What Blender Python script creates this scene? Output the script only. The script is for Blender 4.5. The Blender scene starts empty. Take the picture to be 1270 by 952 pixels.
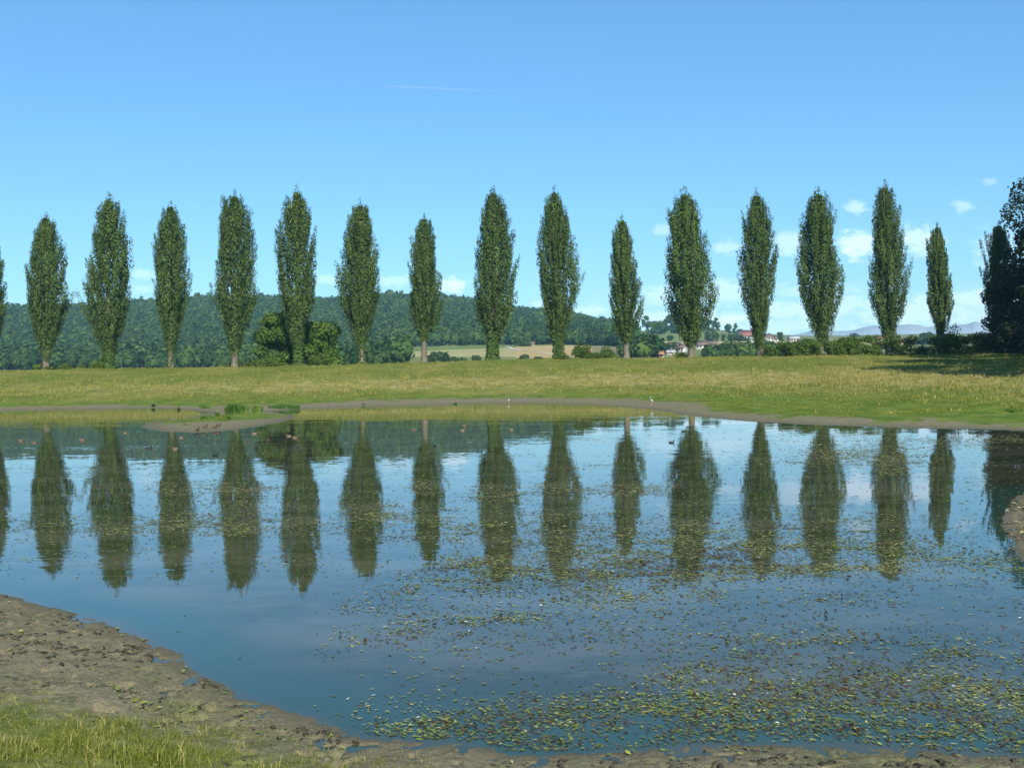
import bpy, bmesh, math
import numpy as np
from mathutils import Matrix, Vector

sc = bpy.context.scene
COL = sc.collection
rng = np.random.default_rng(11)
F, CX, CY, CAMH = 1340.0, 635.0, 476.0, 3.0
HORC = 461.0                         # horizon row at the image centre
ROLL = 18.0 / 1270.0
PITCH = math.atan((CY - HORC) / F)

# ------------------------------------------------------------------ camera
fw = np.array([0, math.cos(PITCH), -math.sin(PITCH)])
u0 = np.array([0, math.sin(PITCH), math.cos(PITCH)])
r0 = np.array([1.0, 0, 0])
RT = math.cos(ROLL) * r0 - math.sin(ROLL) * u0
UP = math.cos(ROLL) * u0 + math.sin(ROLL) * r0
CAM = np.array([0, 0, CAMH])
cd = bpy.data.cameras.new('camera')
cam = bpy.data.objects.new('camera', cd)
COL.objects.link(cam)
cd.sensor_fit = 'HORIZONTAL'
cd.sensor_width = 36.0
cd.lens = 36.0 * F / 1270.0
cd.clip_start = 0.05
cd.clip_end = 30000
M = Matrix(((RT[0], UP[0], -fw[0], 0), (RT[1], UP[1], -fw[1], 0), (RT[2], UP[2], -fw[2], CAMH), (0, 0, 0, 1)))
cam.matrix_world = M
sc.camera = cam


def ray(px, py):
    px = np.asarray(px, float)[..., None]
    py = np.asarray(py, float)[..., None]
    return fw + (px - CX) / F * RT + (CY - py) / F * UP


def at(px, py, Y):
    """world point seen in photo pixel (px, py) at depth Y"""
    d = ray(px, py)
    return CAM + d * (np.asarray(Y)[..., None] / d[..., 1:2])


def onz(px, py, z=0.0):
    d = ray(px, py)
    return CAM + d * ((z - CAMH) / d[..., 2:3])


def project(P):
    q = np.asarray(P) - CAM
    w = q @ fw
    w = np.where(np.abs(w) < 1e-6, 1e-6, w)
    return CX + F * (q @ RT) / w, CY - F * (q @ UP) / w, w


# ------------------------------------------------------------------ noise
def _hash(ix, iy, seed):
    h = (ix.astype(np.int64) * 374761393 + iy.astype(np.int64) * 668265263 + seed * 974711) & 0xFFFFFFFF
    h = ((h ^ (h >> 13)) * 1274126177) & 0xFFFFFFFF
    h = h ^ (h >> 16)
    return (h & 0xFFFFFF) / float(0xFFFFFF)


def vnoise(x, y, seed=0):
    ix, iy = np.floor(x), np.floor(y)
    fx, fy = x - ix, y - iy
    fx, fy = fx * fx * (3 - 2 * fx), fy * fy * (3 - 2 * fy)
    a, b = _hash(ix, iy, seed), _hash(ix + 1, iy, seed)
    c, d = _hash(ix, iy + 1, seed), _hash(ix + 1, iy + 1, seed)
    return a + (b - a) * fx + (c - a) * fy + (a - b - c + d) * fx * fy


def fbm(x, y, seed=0, octs=4):
    s, a, t = 0.0, 0.5, 0.0
    for o in range(octs):
        s = s + a * vnoise(x * 2 ** o + 17.3 * o, y * 2 ** o - 9.1 * o, seed + o)
        t += a
        a *= 0.5
    return s / t


def sstep(x, a, b):
    t = np.clip((x - a) / (b - a), 0, 1)
    return t * t * (3 - 2 * t)


# ------------------------------------------------------------------ pond outline (water level z = 0)
POND_PX = [(-120, 705), (0, 735), (60, 752), (120, 767), (150, 778), (190, 797), (225, 813), (240, 832), (285, 853), (300, 865),
           (340, 876), (385, 890), (402, 899), (425, 908), (450, 914), (500, 917), (560, 920), (600, 925), (620, 933), (680, 935),
           (740, 932), (800, 929), (860, 924), (920, 923), (1000, 924), (1100, 927), (1190, 934), (1270, 938), (1400, 933),
           (1480, 890), (1500, 800), (1450, 745), (1330, 718), (1276, 706), (1263, 690), (1254, 668), (1241, 652), (1244, 640),
           (1249, 627), (1262, 614), (1285, 609), (1500, 614), (1700, 596), (1600, 552), (1400, 540), (1270, 534), (1200, 531.5),
           (1100, 529.5), (1000, 526.5), (920, 522), (860, 516), (800, 506.5), (720, 501), (640, 499.5), (560, 500.5), (480, 502.5),
           (400, 505.5), (336, 510.4), (362, 514.2), (368, 517), (350, 523), (320, 529), (280, 534.5), (240, 536.5), (200, 535),
           (176, 530.5), (180, 524.5), (230, 518.5), (262, 512.0), (225, 507.6), (180, 506), (100, 507), (0, 508.5), (-200, 514), (-500, 522),
           (-800, 560), (-500, 640)]
POND = onz([p[0] for p in POND_PX], [p[1] for p in POND_PX])[:, :2]


def pond_sd(X, Y):
    """signed distance to the waterline, positive on land"""
    X = np.asarray(X, float)
    Y = np.asarray(Y, float)
    d2 = np.full(X.shape, 1e18)
    ins = np.zeros(X.shape, bool)
    n = len(POND)
    for i in range(n):
        ax, ay = POND[i]
        bx, by = POND[(i + 1) % n]
        ex, ey = bx - ax, by - ay
        t = np.clip(((X - ax) * ex + (Y - ay) * ey) / (ex * ex + ey * ey), 0, 1)
        dx, dy = X - ax - t * ex, Y - ay - t * ey
        d2 = np.minimum(d2, dx * dx + dy * dy)
        cond = (ay > Y) != (by > Y)
        if ey != 0:
            ins ^= cond & (X < ex * (Y - ay) / ey + ax)
    d = np.sqrt(d2)
    return np.where(ins, -d, d)


CREST = 178.0
E_PX = [-900, -400, 0, 100, 200, 250, 340, 400, 480, 560, 630, 700, 740, 790, 830, 880, 930, 1000, 1270, 1700]
E_EL = [60, 70, 82, 82, 87, 91, 88, 84, 90, 86, 71, 65, 55, 48, 52, 51, 43, 39.5, 38.5, 40]


def colpx(X, Y):
    a = np.clip(np.arctan2(X, Y), -0.85, 0.85)
    return CX + F * np.tan(a)


def far_height(X, Y):
    px = colpx(X, Y)
    r = np.hypot(X, Y)
    d = r * np.cos(np.clip(np.arctan2(X, Y), -0.85, 0.85))
    eR = np.interp(px, E_PX, E_EL)
    R = np.interp(px, [0, 760, 900, 1000], [1300, 1300, 1400, 1500])
    lf = 1 - sstep(px, 440, 500)
    e = np.interp(d, [300, 420, 750], [-8, 11, 30]) * (1 - lf) + np.interp(d, [300, 420, 750], [-8, 1, 16]) * lf
    e750 = 30 - 14 * lf
    s = np.clip((d - 750) / (R - 750), 0, 1)
    e = np.where(d > 750, e750 + (eR - e750) * s ** 0.95, e)
    z = 3 + e * d / F
    zR = 3 + eR * R / F
    z = np.where(d > R, zR - 0.02 * (d - R), z)
    z = z + (fbm(X / 90.0, Y / 90.0, 40) - 0.5) * 4.0 * sstep(d, 330, 600)
    return z, d, px


def height(X, Y, sd=None, detail=True):
    X = np.asarray(X, float)
    Y = np.asarray(Y, float)
    if sd is None:
        sd = pond_sd(X, Y)
    land = np.maximum(sd, 0)
    # near bank, rising to the photographer's feet
    zn = np.minimum(0.085 * land + 0.0105 * land ** 2, 1.5 + 0.004 * land)
    # far bank, rising to the dyke crest
    crest = np.interp(colpx(X, Y), [0, 400, 620, 1270], [4.40, 4.45, 4.95, 5.0])
    dc = np.maximum(CREST - Y, 0)
    eff = np.maximum(land - 5, 0) + 0.10 * np.minimum(land, 5)
    zf = crest * eff / np.maximum(eff + dc, 0.5)
    zf = np.maximum(zf, 0.055 * np.minimum(land, 5))
    wf = sstep(Y, 30, 46)
    z = zn + (zf - zn) * wf
    fz, d, px = far_height(X, Y)
    z = np.where(Y > 186, crest + (fz - crest) * sstep(d, 188, 265), z)
    z = np.where((Y <= 186) & (np.abs(X) > 190), z + (fz - z) * sstep(np.hypot(X, Y), 240, 420), z)
    z = np.where(sd < 0, -np.minimum(0.7, 0.07 * -sd) - 0.004, z)
    if detail:
        near = (1 - sstep(np.hypot(X, Y), 25, 50))
        lump = (fbm(X / 0.42, Y / 0.42, 3) - 0.5) * 0.055 + (fbm(X / 0.09, Y / 0.09, 7, 3) - 0.5) * 0.034
        pits = sstep(fbm(X / 0.16, Y / 0.16, 21, 2), 0.66, 0.80) * 0.045
        g = sstep(sd, -0.25, 0.5)
        z = z + (lump - pits) * near * (0.25 + 0.75 * g) * (sd > -1.5)
        fb = (1 - near) * sstep(sd, 1, 8) * (1 - sstep(Y, 185, 200))
        z = z + fb * ((fbm(X / 7, Y / 7, 5) - 0.5) * 0.35 + (fbm(X / 1.6, Y / 1.6, 9, 3) - 0.5) * 0.28)
        z = z + (1 - near) * sstep(sd, 0.3, 2) * (1 - sstep(sd, 6, 12)) * (fbm(X / 1.2, Y / 0.9, 13, 3) - 0.5) * 0.09
    return z


# ------------------------------------------------------------------ materials
def mat(name):
    m = bpy.data.materials.new(name)
    m.use_nodes = True
    nt = m.node_tree
    nt.nodes.clear()
    return m, nt


def nd(nt, t, **kw):
    n = nt.nodes.new(t)
    for k, v in kw.items():
        setattr(n, k, v)
    return n


def ln(nt, a, b):
    nt.links.new(a, b)


def rgb(c):
    return (c[0], c[1], c[2], 1.0)


def mixc(nt, fac, a, b, blend='MIX'):
    n = nd(nt, 'ShaderNodeMix', data_type='RGBA', blend_type=blend)
    for i, v in ((0, fac), (6, a), (7, b)):
        if hasattr(v, 'is_linked') or hasattr(v, 'links'):
            ln(nt, v, n.inputs[i])
        else:
            n.inputs[i].default_value = v if i == 0 else rgb(v)
    return n.outputs[2]


def math_(nt, op, a, b=None, clamp=False):
    n = nd(nt, 'ShaderNodeMath', operation=op, use_clamp=clamp)
    for i, v in ((0, a), (1, b)):
        if v is None:
            continue
        if hasattr(v, 'links'):
            ln(nt, v, n.inputs[i])
        else:
            n.inputs[i].default_value = v
    return n.outputs[0]


def ramp(nt, fac, lo, hi, smooth=True):
    n = nd(nt, 'ShaderNodeMapRange')
    if smooth:
        n.interpolation_type = 'SMOOTHSTEP'
    ln(nt, fac, n.inputs[0])
    n.inputs[1].default_value = lo
    n.inputs[2].default_value = hi
    return n.outputs[0]


def noise(nt, vec, scale, detail=4, rough=0.55):
    n = nd(nt, 'ShaderNodeTexNoise')
    n.inputs['Scale'].default_value = scale
    n.inputs['Detail'].default_value = detail
    n.inputs['Roughness'].default_value = rough
    if vec is not None:
        ln(nt, vec, n.inputs['Vector'])
    return n


def scaled(nt, vec, s):
    n = nd(nt, 'ShaderNodeVectorMath', operation='MULTIPLY')
    ln(nt, vec, n.inputs[0])
    n.inputs[1].default_value = s
    return n.outputs[0]


def leaf_mat(name, dark, light, trans=0.22, rough=0.5, spec=0.35, yellow=None):
    """leaf colour runs from dark to light by the per-leaf attribute 'tint'"""
    m, nt = mat(name)
    out = nd(nt, 'ShaderNodeOutputMaterial')
    at_ = nd(nt, 'ShaderNodeAttribute', attribute_name='tint')
    c = mixc(nt, at_.outputs['Fac'], dark, light)
    if yellow is not None:
        c = mixc(nt, ramp(nt, at_.outputs['Fac'], 0.86, 1.0), c, yellow)
    p = nd(nt, 'ShaderNodeBsdfPrincipled')
    ln(nt, c, p.inputs['Base Color'])
    p.inputs['Roughness'].default_value = rough
    p.inputs['Specular IOR Level'].default_value = spec
    t = nd(nt, 'ShaderNodeBsdfTranslucent')
    tc = mixc(nt, 1.0, c, (1.15, 1.25, 0.5), 'MULTIPLY')
    ln(nt, tc, t.inputs['Color'])
    mx = nd(nt, 'ShaderNodeMixShader')
    mx.inputs[0].default_value = trans
    ln(nt, p.outputs[0], mx.inputs[1])
    ln(nt, t.outputs[0], mx.inputs[2])
    ln(nt, mx.outputs[0], out.inputs[0])
    return m


def solid_mat(name, a, b, scale=3.0, rough=0.8, stretch=(1, 1, 1), bump=0.0, spec=0.3):
    m, nt = mat(name)
    out = nd(nt, 'ShaderNodeOutputMaterial')
    tc = nd(nt, 'ShaderNodeTexCoord')
    v = scaled(nt, tc.outputs['Object'], stretch)
    n = noise(nt, v, scale, 5)
    c = mixc(nt, ramp(nt, n.outputs[0], 0.3, 0.7), a, b)
    p = nd(nt, 'ShaderNodeBsdfPrincipled')
    ln(nt, c, p.inputs['Base Color'])
    p.inputs['Roughness'].default_value = rough
    p.inputs['Specular IOR Level'].default_value = spec
    if bump:
        bp = nd(nt, 'ShaderNodeBump')
        bp.inputs['Strength'].default_value = 0.8
        bp.inputs['Distance'].default_value = bump
        ln(nt, n.outputs[0], bp.inputs['Height'])
        ln(nt, bp.outputs[0], p.inputs['Normal'])
    ln(nt, p.outputs[0], out.inputs[0])
    return m


def ground_mat():
    m, nt = mat('ground')
    out = nd(nt, 'ShaderNodeOutputMaterial')
    geo = nd(nt, 'ShaderNodeNewGeometry')
    pos = geo.outputs['Position']
    mask = nd(nt, 'ShaderNodeAttribute', attribute_name='zone')
    sep = nd(nt, 'ShaderNodeSeparateColor')
    ln(nt, mask.outputs['Color'], sep.inputs[0])
    tint = nd(nt, 'ShaderNodeAttribute', attribute_name='field')
    mud, dry, lush = sep.outputs[0], sep.outputs[1], sep.outputs[2]
    n1 = noise(nt, scaled(nt, pos, (0.5, 0.35, 0.5)), 1.1, 6, 0.65)
    n2 = noise(nt, pos, 3.5, 6, 0.7)
    n3 = noise(nt, scaled(nt, pos, (1.0, 0.6, 1.0)), 0.13, 4)
    nf = noise(nt, pos, 22.0, 5, 0.7)
    grass = mixc(nt, ramp(nt, n2.outputs[0], 0.3, 0.7), (0.072, 0.104, 0.014), (0.155, 0.180, 0.034))
    tussock_shade = noise(nt, scaled(nt, pos, (0.6, 0.75, 0.6)), 1.0, 5, 0.7)
    grass = mixc(nt, math_(nt, 'MULTIPLY', ramp(nt, tussock_shade.outputs[0], 0.52, 0.70), 0.6), grass, (0.060, 0.085, 0.012))  # dark blotches painted in for the shadows of tussocks
    grass = mixc(nt, ramp(nt, n3.outputs[0], 0.4, 0.68), grass, (0.195, 0.185, 0.045))
    dryc = mixc(nt, ramp(nt, n1.outputs[0], 0.35, 0.68), (0.175, 0.165, 0.036), (0.33, 0.290, 0.125))
    dm = math_(nt, 'ADD', dry, math_(nt, 'MULTIPLY', math_(nt, 'SUBTRACT', n1.outputs[0], 0.5), 1.1))
    c = mixc(nt, ramp(nt, dm, 0.25, 0.8), grass, dryc)
    lushc = mixc(nt, ramp(nt, n1.outputs[0], 0.35, 0.65), (0.072, 0.118, 0.014), (0.142, 0.180, 0.034))
    lm = math_(nt, 'ADD', lush, math_(nt, 'MULTIPLY', math_(nt, 'SUBTRACT', n1.outputs[0], 0.5), 0.9))
    c = mixc(nt, ramp(nt, lm, 0.3, 0.75), c, lushc)
    mudc = mixc(nt, ramp(nt, n2.outputs[0], 0.32, 0.68), (0.120, 0.102, 0.060), (0.212, 0.184, 0.110))
    mudc = mixc(nt, ramp(nt, nf.outputs[0], 0.42, 0.72), mudc, (0.240, 0.212, 0.132))
    mudc = mixc(nt, math_(nt, 'MULTIPLY', ramp(nt, n1.outputs[0], 0.47, 0.70), 0.38), mudc, (0.125, 0.140, 0.032))
    grit = noise(nt, pos, 55.0, 3, 0.7)
    mudc = mixc(nt, math_(nt, 'MULTIPLY', ramp(nt, grit.outputs[0], 0.56, 0.66), 0.55), mudc, (0.055, 0.045, 0.030))
    mudc = mixc(nt, math_(nt, 'MULTIPLY', ramp(nt, grit.outputs[0], 0.42, 0.34), 0.45), mudc, (0.28, 0.245, 0.165))
    hole_shade = noise(nt, pos, 11.0, 4, 0.75)
    mudc = mixc(nt, math_(nt, 'MULTIPLY', ramp(nt, hole_shade.outputs[0], 0.60, 0.70), 0.75), mudc, (0.045, 0.036, 0.024))  # dark spots painted in for the shade of small holes
    mm = math_(nt, 'ADD', mud, math_(nt, 'MULTIPLY', math_(nt, 'SUBTRACT', n2.outputs[0], 0.5), 0.7))
    mf = ramp(nt, mm, 0.3, 0.7)
    c = mixc(nt, mf, c, mudc)
    wet = nd(nt, 'ShaderNodeAttribute', attribute_name='wet')
    wm = math_(nt, 'ADD', wet.outputs['Fac'], math_(nt, 'MULTIPLY', math_(nt, 'SUBTRACT', n2.outputs[0], 0.5), 0.8))
    wf = ramp(nt, wm, 0.2, 0.9)
    c = mixc(nt, math_(nt, 'MULTIPLY', wf, 0.45), c, (0.065, 0.057, 0.036))
    fm = noise(nt, scaled(nt, pos, (0.04, 0.012, 0.04)), 1.0, 5)
    fc = mixc(nt, 0.35, tint.outputs['Color'], mixc(nt, fm.outputs[0], (0.05, 0.07, 0.02), (0.30, 0.28, 0.14)))
    c = mixc(nt, tint.outputs['Alpha'], c, fc)
    p = nd(nt, 'ShaderNodeBsdfPrincipled')
    ln(nt, c, p.inputs['Base Color'])
    p.inputs['Specular IOR Level'].default_value = 0.06
    ln(nt, math_(nt, 'SUBTRACT', 0.98, math_(nt, 'MULTIPLY', wf, 0.35)), p.inputs['Roughness'])
    bp = nd(nt, 'ShaderNodeBump')
    bp.inputs['Strength'].default_value = 0.7
    bp.inputs['Distance'].default_value = 0.03
    ln(nt, math_(nt, 'ADD', math_(nt, 'ADD', nf.outputs[0], math_(nt, 'MULTIPLY', grit.outputs[0], 0.5)), math_(nt, 'MULTIPLY', n2.outputs[0], 2.0)), bp.inputs['Height'])
    ln(nt, bp.outputs[0], p.inputs['Normal'])
    ln(nt, p.outputs[0], out.inputs[0])
    return m


def water_mat():
    m, nt = mat('pond water')
    out = nd(nt, 'ShaderNodeOutputMaterial')
    geo = nd(nt, 'ShaderNodeNewGeometry')
    pos = geo.outputs['Position']
    dep = nd(nt, 'ShaderNodeAttribute', attribute_name='depth')
    big = noise(nt, scaled(nt, pos, (0.5, 1.0, 1.0)), 0.55, 5, 0.6)
    weed = noise(nt, scaled(nt, pos, (0.8, 1.6, 1.0)), 2.2, 5, 0.65)
    deep = mixc(nt, ramp(nt, big.outputs[0], 0.38, 0.65), (0.030, 0.036, 0.012), (0.078, 0.076, 0.046))
    deep = mixc(nt, math_(nt, 'MULTIPLY', ramp(nt, weed.outputs[0], 0.50, 0.72), 0.65), deep, (0.098, 0.092, 0.056))
    dn = math_(nt, 'ADD', dep.outputs['Fac'], math_(nt, 'MULTIPLY', math_(nt, 'SUBTRACT', big.outputs[0], 0.5), 0.06))
    sh = mixc(nt, ramp(nt, dn, -0.01, 0.012), (0.062, 0.058, 0.030), (0.024, 0.054, 0.036))
    c = mixc(nt, ramp(nt, dn, 0.02, 0.12), sh, deep)
    # ripples: small slopes, calmer and livelier patches
    rip = noise(nt, scaled(nt, pos, (1.0, 1.7, 1.0)), 3.2, 3, 0.6)
    rip2 = noise(nt, scaled(nt, pos, (0.35, 1.0, 1.0)), 0.9, 2, 0.5)
    patch = noise(nt, scaled(nt, pos, (0.04, 0.20, 1.0)), 1.0, 3, 0.55)
    amp = nd(nt, 'ShaderNodeMapRange', interpolation_type='SMOOTHSTEP')
    ln(nt, patch.outputs[0], amp.inputs[0])
    amp.inputs[1].default_value = 0.46
    amp.inputs[2].default_value = 0.62
    amp.inputs[3].default_value = 0.007
    amp.inputs[4].default_value = 0.045
    s1 = nd(nt, 'ShaderNodeVectorMath', operation='SUBTRACT')
    ln(nt, rip.outputs['Color'], s1.inputs[0])
    s1.inputs[1].default_value = (0.5, 0.5, 0.5)
    s2 = nd(nt, 'ShaderNodeVectorMath', operation='SCALE')
    ln(nt, s1.outputs[0], s2.inputs[0])
    ln(nt, amp.outputs[0], s2.inputs['Scale'])
    s3 = nd(nt, 'ShaderNodeVectorMath', operation='SUBTRACT')
    ln(nt, rip2.outputs['Color'], s3.inputs[0])
    s3.inputs[1].default_value = (0.5, 0.5, 0.5)
    s4 = nd(nt, 'ShaderNodeVectorMath', operation='SCALE')
    ln(nt, s3.outputs[0], s4.inputs[0])
    s4.inputs['Scale'].default_value = 0.009
    ad = nd(nt, 'ShaderNodeVectorMath', operation='ADD')
    ln(nt, s2.outputs[0], ad.inputs[0])
    ln(nt, s4.outputs[0], ad.inputs[1])
    fl = nd(nt, 'ShaderNodeVectorMath', operation='MULTIPLY_ADD')
    ln(nt, ad.outputs[0], fl.inputs[0])
    fl.inputs[1].default_value = (1, 1, 0)
    fl.inputs[2].default_value = (0, 0, 1)
    nrm = nd(nt, 'ShaderNodeVectorMath', operation='NORMALIZE')
    ln(nt, fl.outputs[0], nrm.inputs[0])
    p = nd(nt, 'ShaderNodeBsdfPrincipled')
    ln(nt, c, p.inputs['Base Color'])
    p.inputs['Roughness'].default_value = 0.015
    p.inputs['IOR'].default_value = 1.333
    ln(nt, nrm.outputs[0], p.inputs['Normal'])
    ln(nt, p.outputs[0], out.inputs[0])
    return m


MG = ground_mat()
MW = water_mat()
M_POPLAR = leaf_mat('poplar leaves', (0.022, 0.044, 0.009), (0.120, 0.180, 0.040), 0.10, 0.6, 0.15)
M_BROAD = leaf_mat('pale broadleaf leaves', (0.040, 0.088, 0.012), (0.115, 0.190, 0.030), 0.25, 0.6, 0.15)
M_BUSH = leaf_mat('bush leaves', (0.038, 0.072, 0.010), (0.120, 0.180, 0.024), 0.22, 0.6, 0.15)
M_DARKLEAF = leaf_mat('dark tree leaves', (0.012, 0.021, 0.007), (0.034, 0.050, 0.014), 0.12, 0.7, 0.15)  # shade on the right-edge trees is put into this dark leaf colour
M_FARLEAF = leaf_mat('far tree leaves', (0.016, 0.044, 0.012), (0.088, 0.150, 0.032), 0.10, 0.85, 0.05)
M_IVY = leaf_mat('ivy leaves', (0.030, 0.066, 0.012), (0.085, 0.140, 0.026), 0.12, 0.65, 0.1)
M_BARK = solid_mat('poplar bark', (0.08, 0.065, 0.045), (0.20, 0.17, 0.125), 2.5, 0.9, (2.5, 2.5, 0.4), 0.04)
M_DARKBARK = solid_mat('dark bark', (0.05, 0.04, 0.03), (0.12, 0.10, 0.075), 3.0, 0.9, (2, 2, 0.5), 0.03)
M_GRASS = leaf_mat('meadow grass', (0.080, 0.115, 0.012), (0.235, 0.250, 0.045), 0.3, 0.7, 0.05, (0.40, 0.34, 0.13))
M_DRY = leaf_mat('dry grass', (0.14, 0.150, 0.025), (0.42, 0.35, 0.125), 0.25, 0.8, 0.05)
M_REED = leaf_mat('rush leaves', (0.040, 0.095, 0.014), (0.115, 0.215, 0.030), 0.3, 0.5, 0.3, (0.20, 0.27, 0.05))
M_MUD = solid_mat('dark clods', (0.018, 0.014, 0.010), (0.075, 0.060, 0.038), 18.0, 0.85, (1, 1, 1), 0.01)
M_WALL = solid_mat('white render', (0.40, 0.38, 0.34), (0.52, 0.50, 0.46), 0.6, 0.9)
M_TILE = solid_mat('brown tiles', (0.13, 0.085, 0.065), (0.22, 0.15, 0.11), 1.5, 0.85)
M_RED = solid_mat('red tiles', (0.24, 0.085, 0.065), (0.33, 0.13, 0.10), 1.2, 0.85)
M_ORANGE = solid_mat('orange tiles', (0.30, 0.14, 0.075), (0.38, 0.18, 0.10), 1.2, 0.85)
M_GREYROOF = solid_mat('grey roof sheets', (0.35, 0.35, 0.36), (0.48, 0.47, 0.46), 0.8, 0.6)
M_PANE = solid_mat('dark window', (0.02, 0.025, 0.03), (0.05, 0.055, 0.06), 1.0, 0.1, spec=0.5)
M_WOOD = solid_mat('weathered boards', (0.16, 0.11, 0.07), (0.27, 0.20, 0.13), 2.0, 0.9, (4, 4, 0.5))
M_TRACK = solid_mat('pale gravel', (0.38, 0.35, 0.28), (0.48, 0.45, 0.38), 0.5, 0.95)


# ------------------------------------------------------------------ object helpers
def link(name, me, mats, parent=None):
    o = bpy.data.objects.new(name, me)
    COL.objects.link(o)
    for m in (mats if isinstance(mats, (list, tuple)) else [mats]):
        me.materials.append(m)
    if parent is not None:
        o.parent = parent
    return o


def tag(o, label=None, cat=None, group=None, kind=None):
    if label:
        o['label'] = label
    if cat:
        o['category'] = cat
    if group:
        o['group'] = group
    if kind:
        o['kind'] = kind
    return o


def empty(name, loc, label, cat, group=None):
    o = bpy.data.objects.new(name, None)
    COL.objects.link(o)
    o.location = [float(v) for v in loc]
    o.empty_display_size = 0.5
    return tag(o, label, cat, group)


def raw_mesh(name, V, faces, tint=None, smooth=False, midx=None):
    """V (n,3); faces either an (m,k) array or a list of such arrays"""
    me = bpy.data.meshes.new(name)
    fl = faces if isinstance(faces, list) else [faces]
    fl = [np.asarray(f, np.int32) for f in fl if len(f)]
    nf = sum(len(f) for f in fl)
    loops = np.concatenate([f.ravel() for f in fl])
    tot = np.concatenate([np.full(len(f), f.shape[1], np.int32) for f in fl])
    start = np.concatenate([[0], np.cumsum(tot)[:-1]]).astype(np.int32)
    me.vertices.add(len(V))
    me.vertices.foreach_set('co', np.ascontiguousarray(V, np.float32).ravel())
    me.loops.add(len(loops))
    me.loops.foreach_set('vertex_index', loops)
    me.polygons.add(nf)
    me.polygons.foreach_set('loop_start', start)
    me.polygons.foreach_set('loop_total', tot)
    if smooth:
        me.polygons.foreach_set('use_smooth', np.ones(nf, bool))
    if midx is not None:
        me.polygons.foreach_set('material_index', np.asarray(midx, np.int32))
    if tint is not None:
        a = me.attributes.new('tint', 'FLOAT', 'POINT')
        a.data.foreach_set('value', np.ascontiguousarray(tint, np.float32))
    me.update(calc_edges=True)
    return me


def unit(v):
    return v / np.maximum(np.linalg.norm(v, axis=-1, keepdims=True), 1e-9)


def leaf_quads(C, N, size, tint, g, aspect=0.75, upright=0.0):
    """pointed leaf-clump faces at C facing N"""
    n = len(C)
    N = unit(N)
    t = unit(np.cross(N, g.normal(size=(n, 3))))
    if upright:
        upv = np.array([0, 0, 1.0]) - N * N[:, 2:3] + g.normal(0, 0.25, (n, 3))
        t = unit(t * (1 - upright) + upv * upright)
        t = unit(t - N * (t * N).sum(1, keepdims=True))
    b = np.cross(N, t)
    s = np.asarray(size)
    s = (np.full(n, s) if s.ndim == 0 else s)[:, None]
    bend = N * s * 0.12
    V = np.empty((n, 4, 3))
    V[:, 0] = C - t * s * 0.55
    V[:, 1] = C - b * s * 0.5 * aspect + bend
    V[:, 2] = C + t * s * 0.55
    V[:, 3] = C + b * s * 0.5 * aspect + bend
    return V.reshape(-1, 3), np.arange(n * 4).reshape(n, 4), np.repeat(tint, 4)


def tube(pts, rad, seg=8, ell=1.0):
    """tapered tube along pts; returns V, list of faces arrays, ring index per face"""
    pts = np.asarray(pts, float)
    n = len(pts)
    tang = unit(np.gradient(pts, axis=0))
    ref = np.array([0.0, 0.0, 1.0]) if abs(tang[:, 2]).mean() < 0.7 else np.array([1.0, 0, 0])
    A = unit(np.cross(tang, ref))
    B = np.cross(tang, A)
    th = np.arange(seg) / seg * 2 * math.pi
    rad = np.asarray(rad, float)
    V = (pts[:, None] + rad[:, None, None] * (np.cos(th)[None, :, None] * A[:, None] * ell + np.sin(th)[None, :, None] * B[:, None]))
    V = V.reshape(-1, 3)
    i = np.arange(n - 1)[:, None] * seg
    j = np.arange(seg)[None]
    k = (np.arange(seg) + 1)[None] % seg
    q = np.stack([i + j, i + k, i + seg + k, i + seg + j], -1).reshape(-1, 4)
    ring = np.repeat(np.arange(n - 1), seg)
    return V, q, ring


def join(parts):
    Vs, Fs, off = [], [], 0
    for V, q in parts:
        Vs.append(V)
        Fs.append(q + off)
        off += len(V)
    return np.concatenate(Vs), np.concatenate(Fs)


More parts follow.
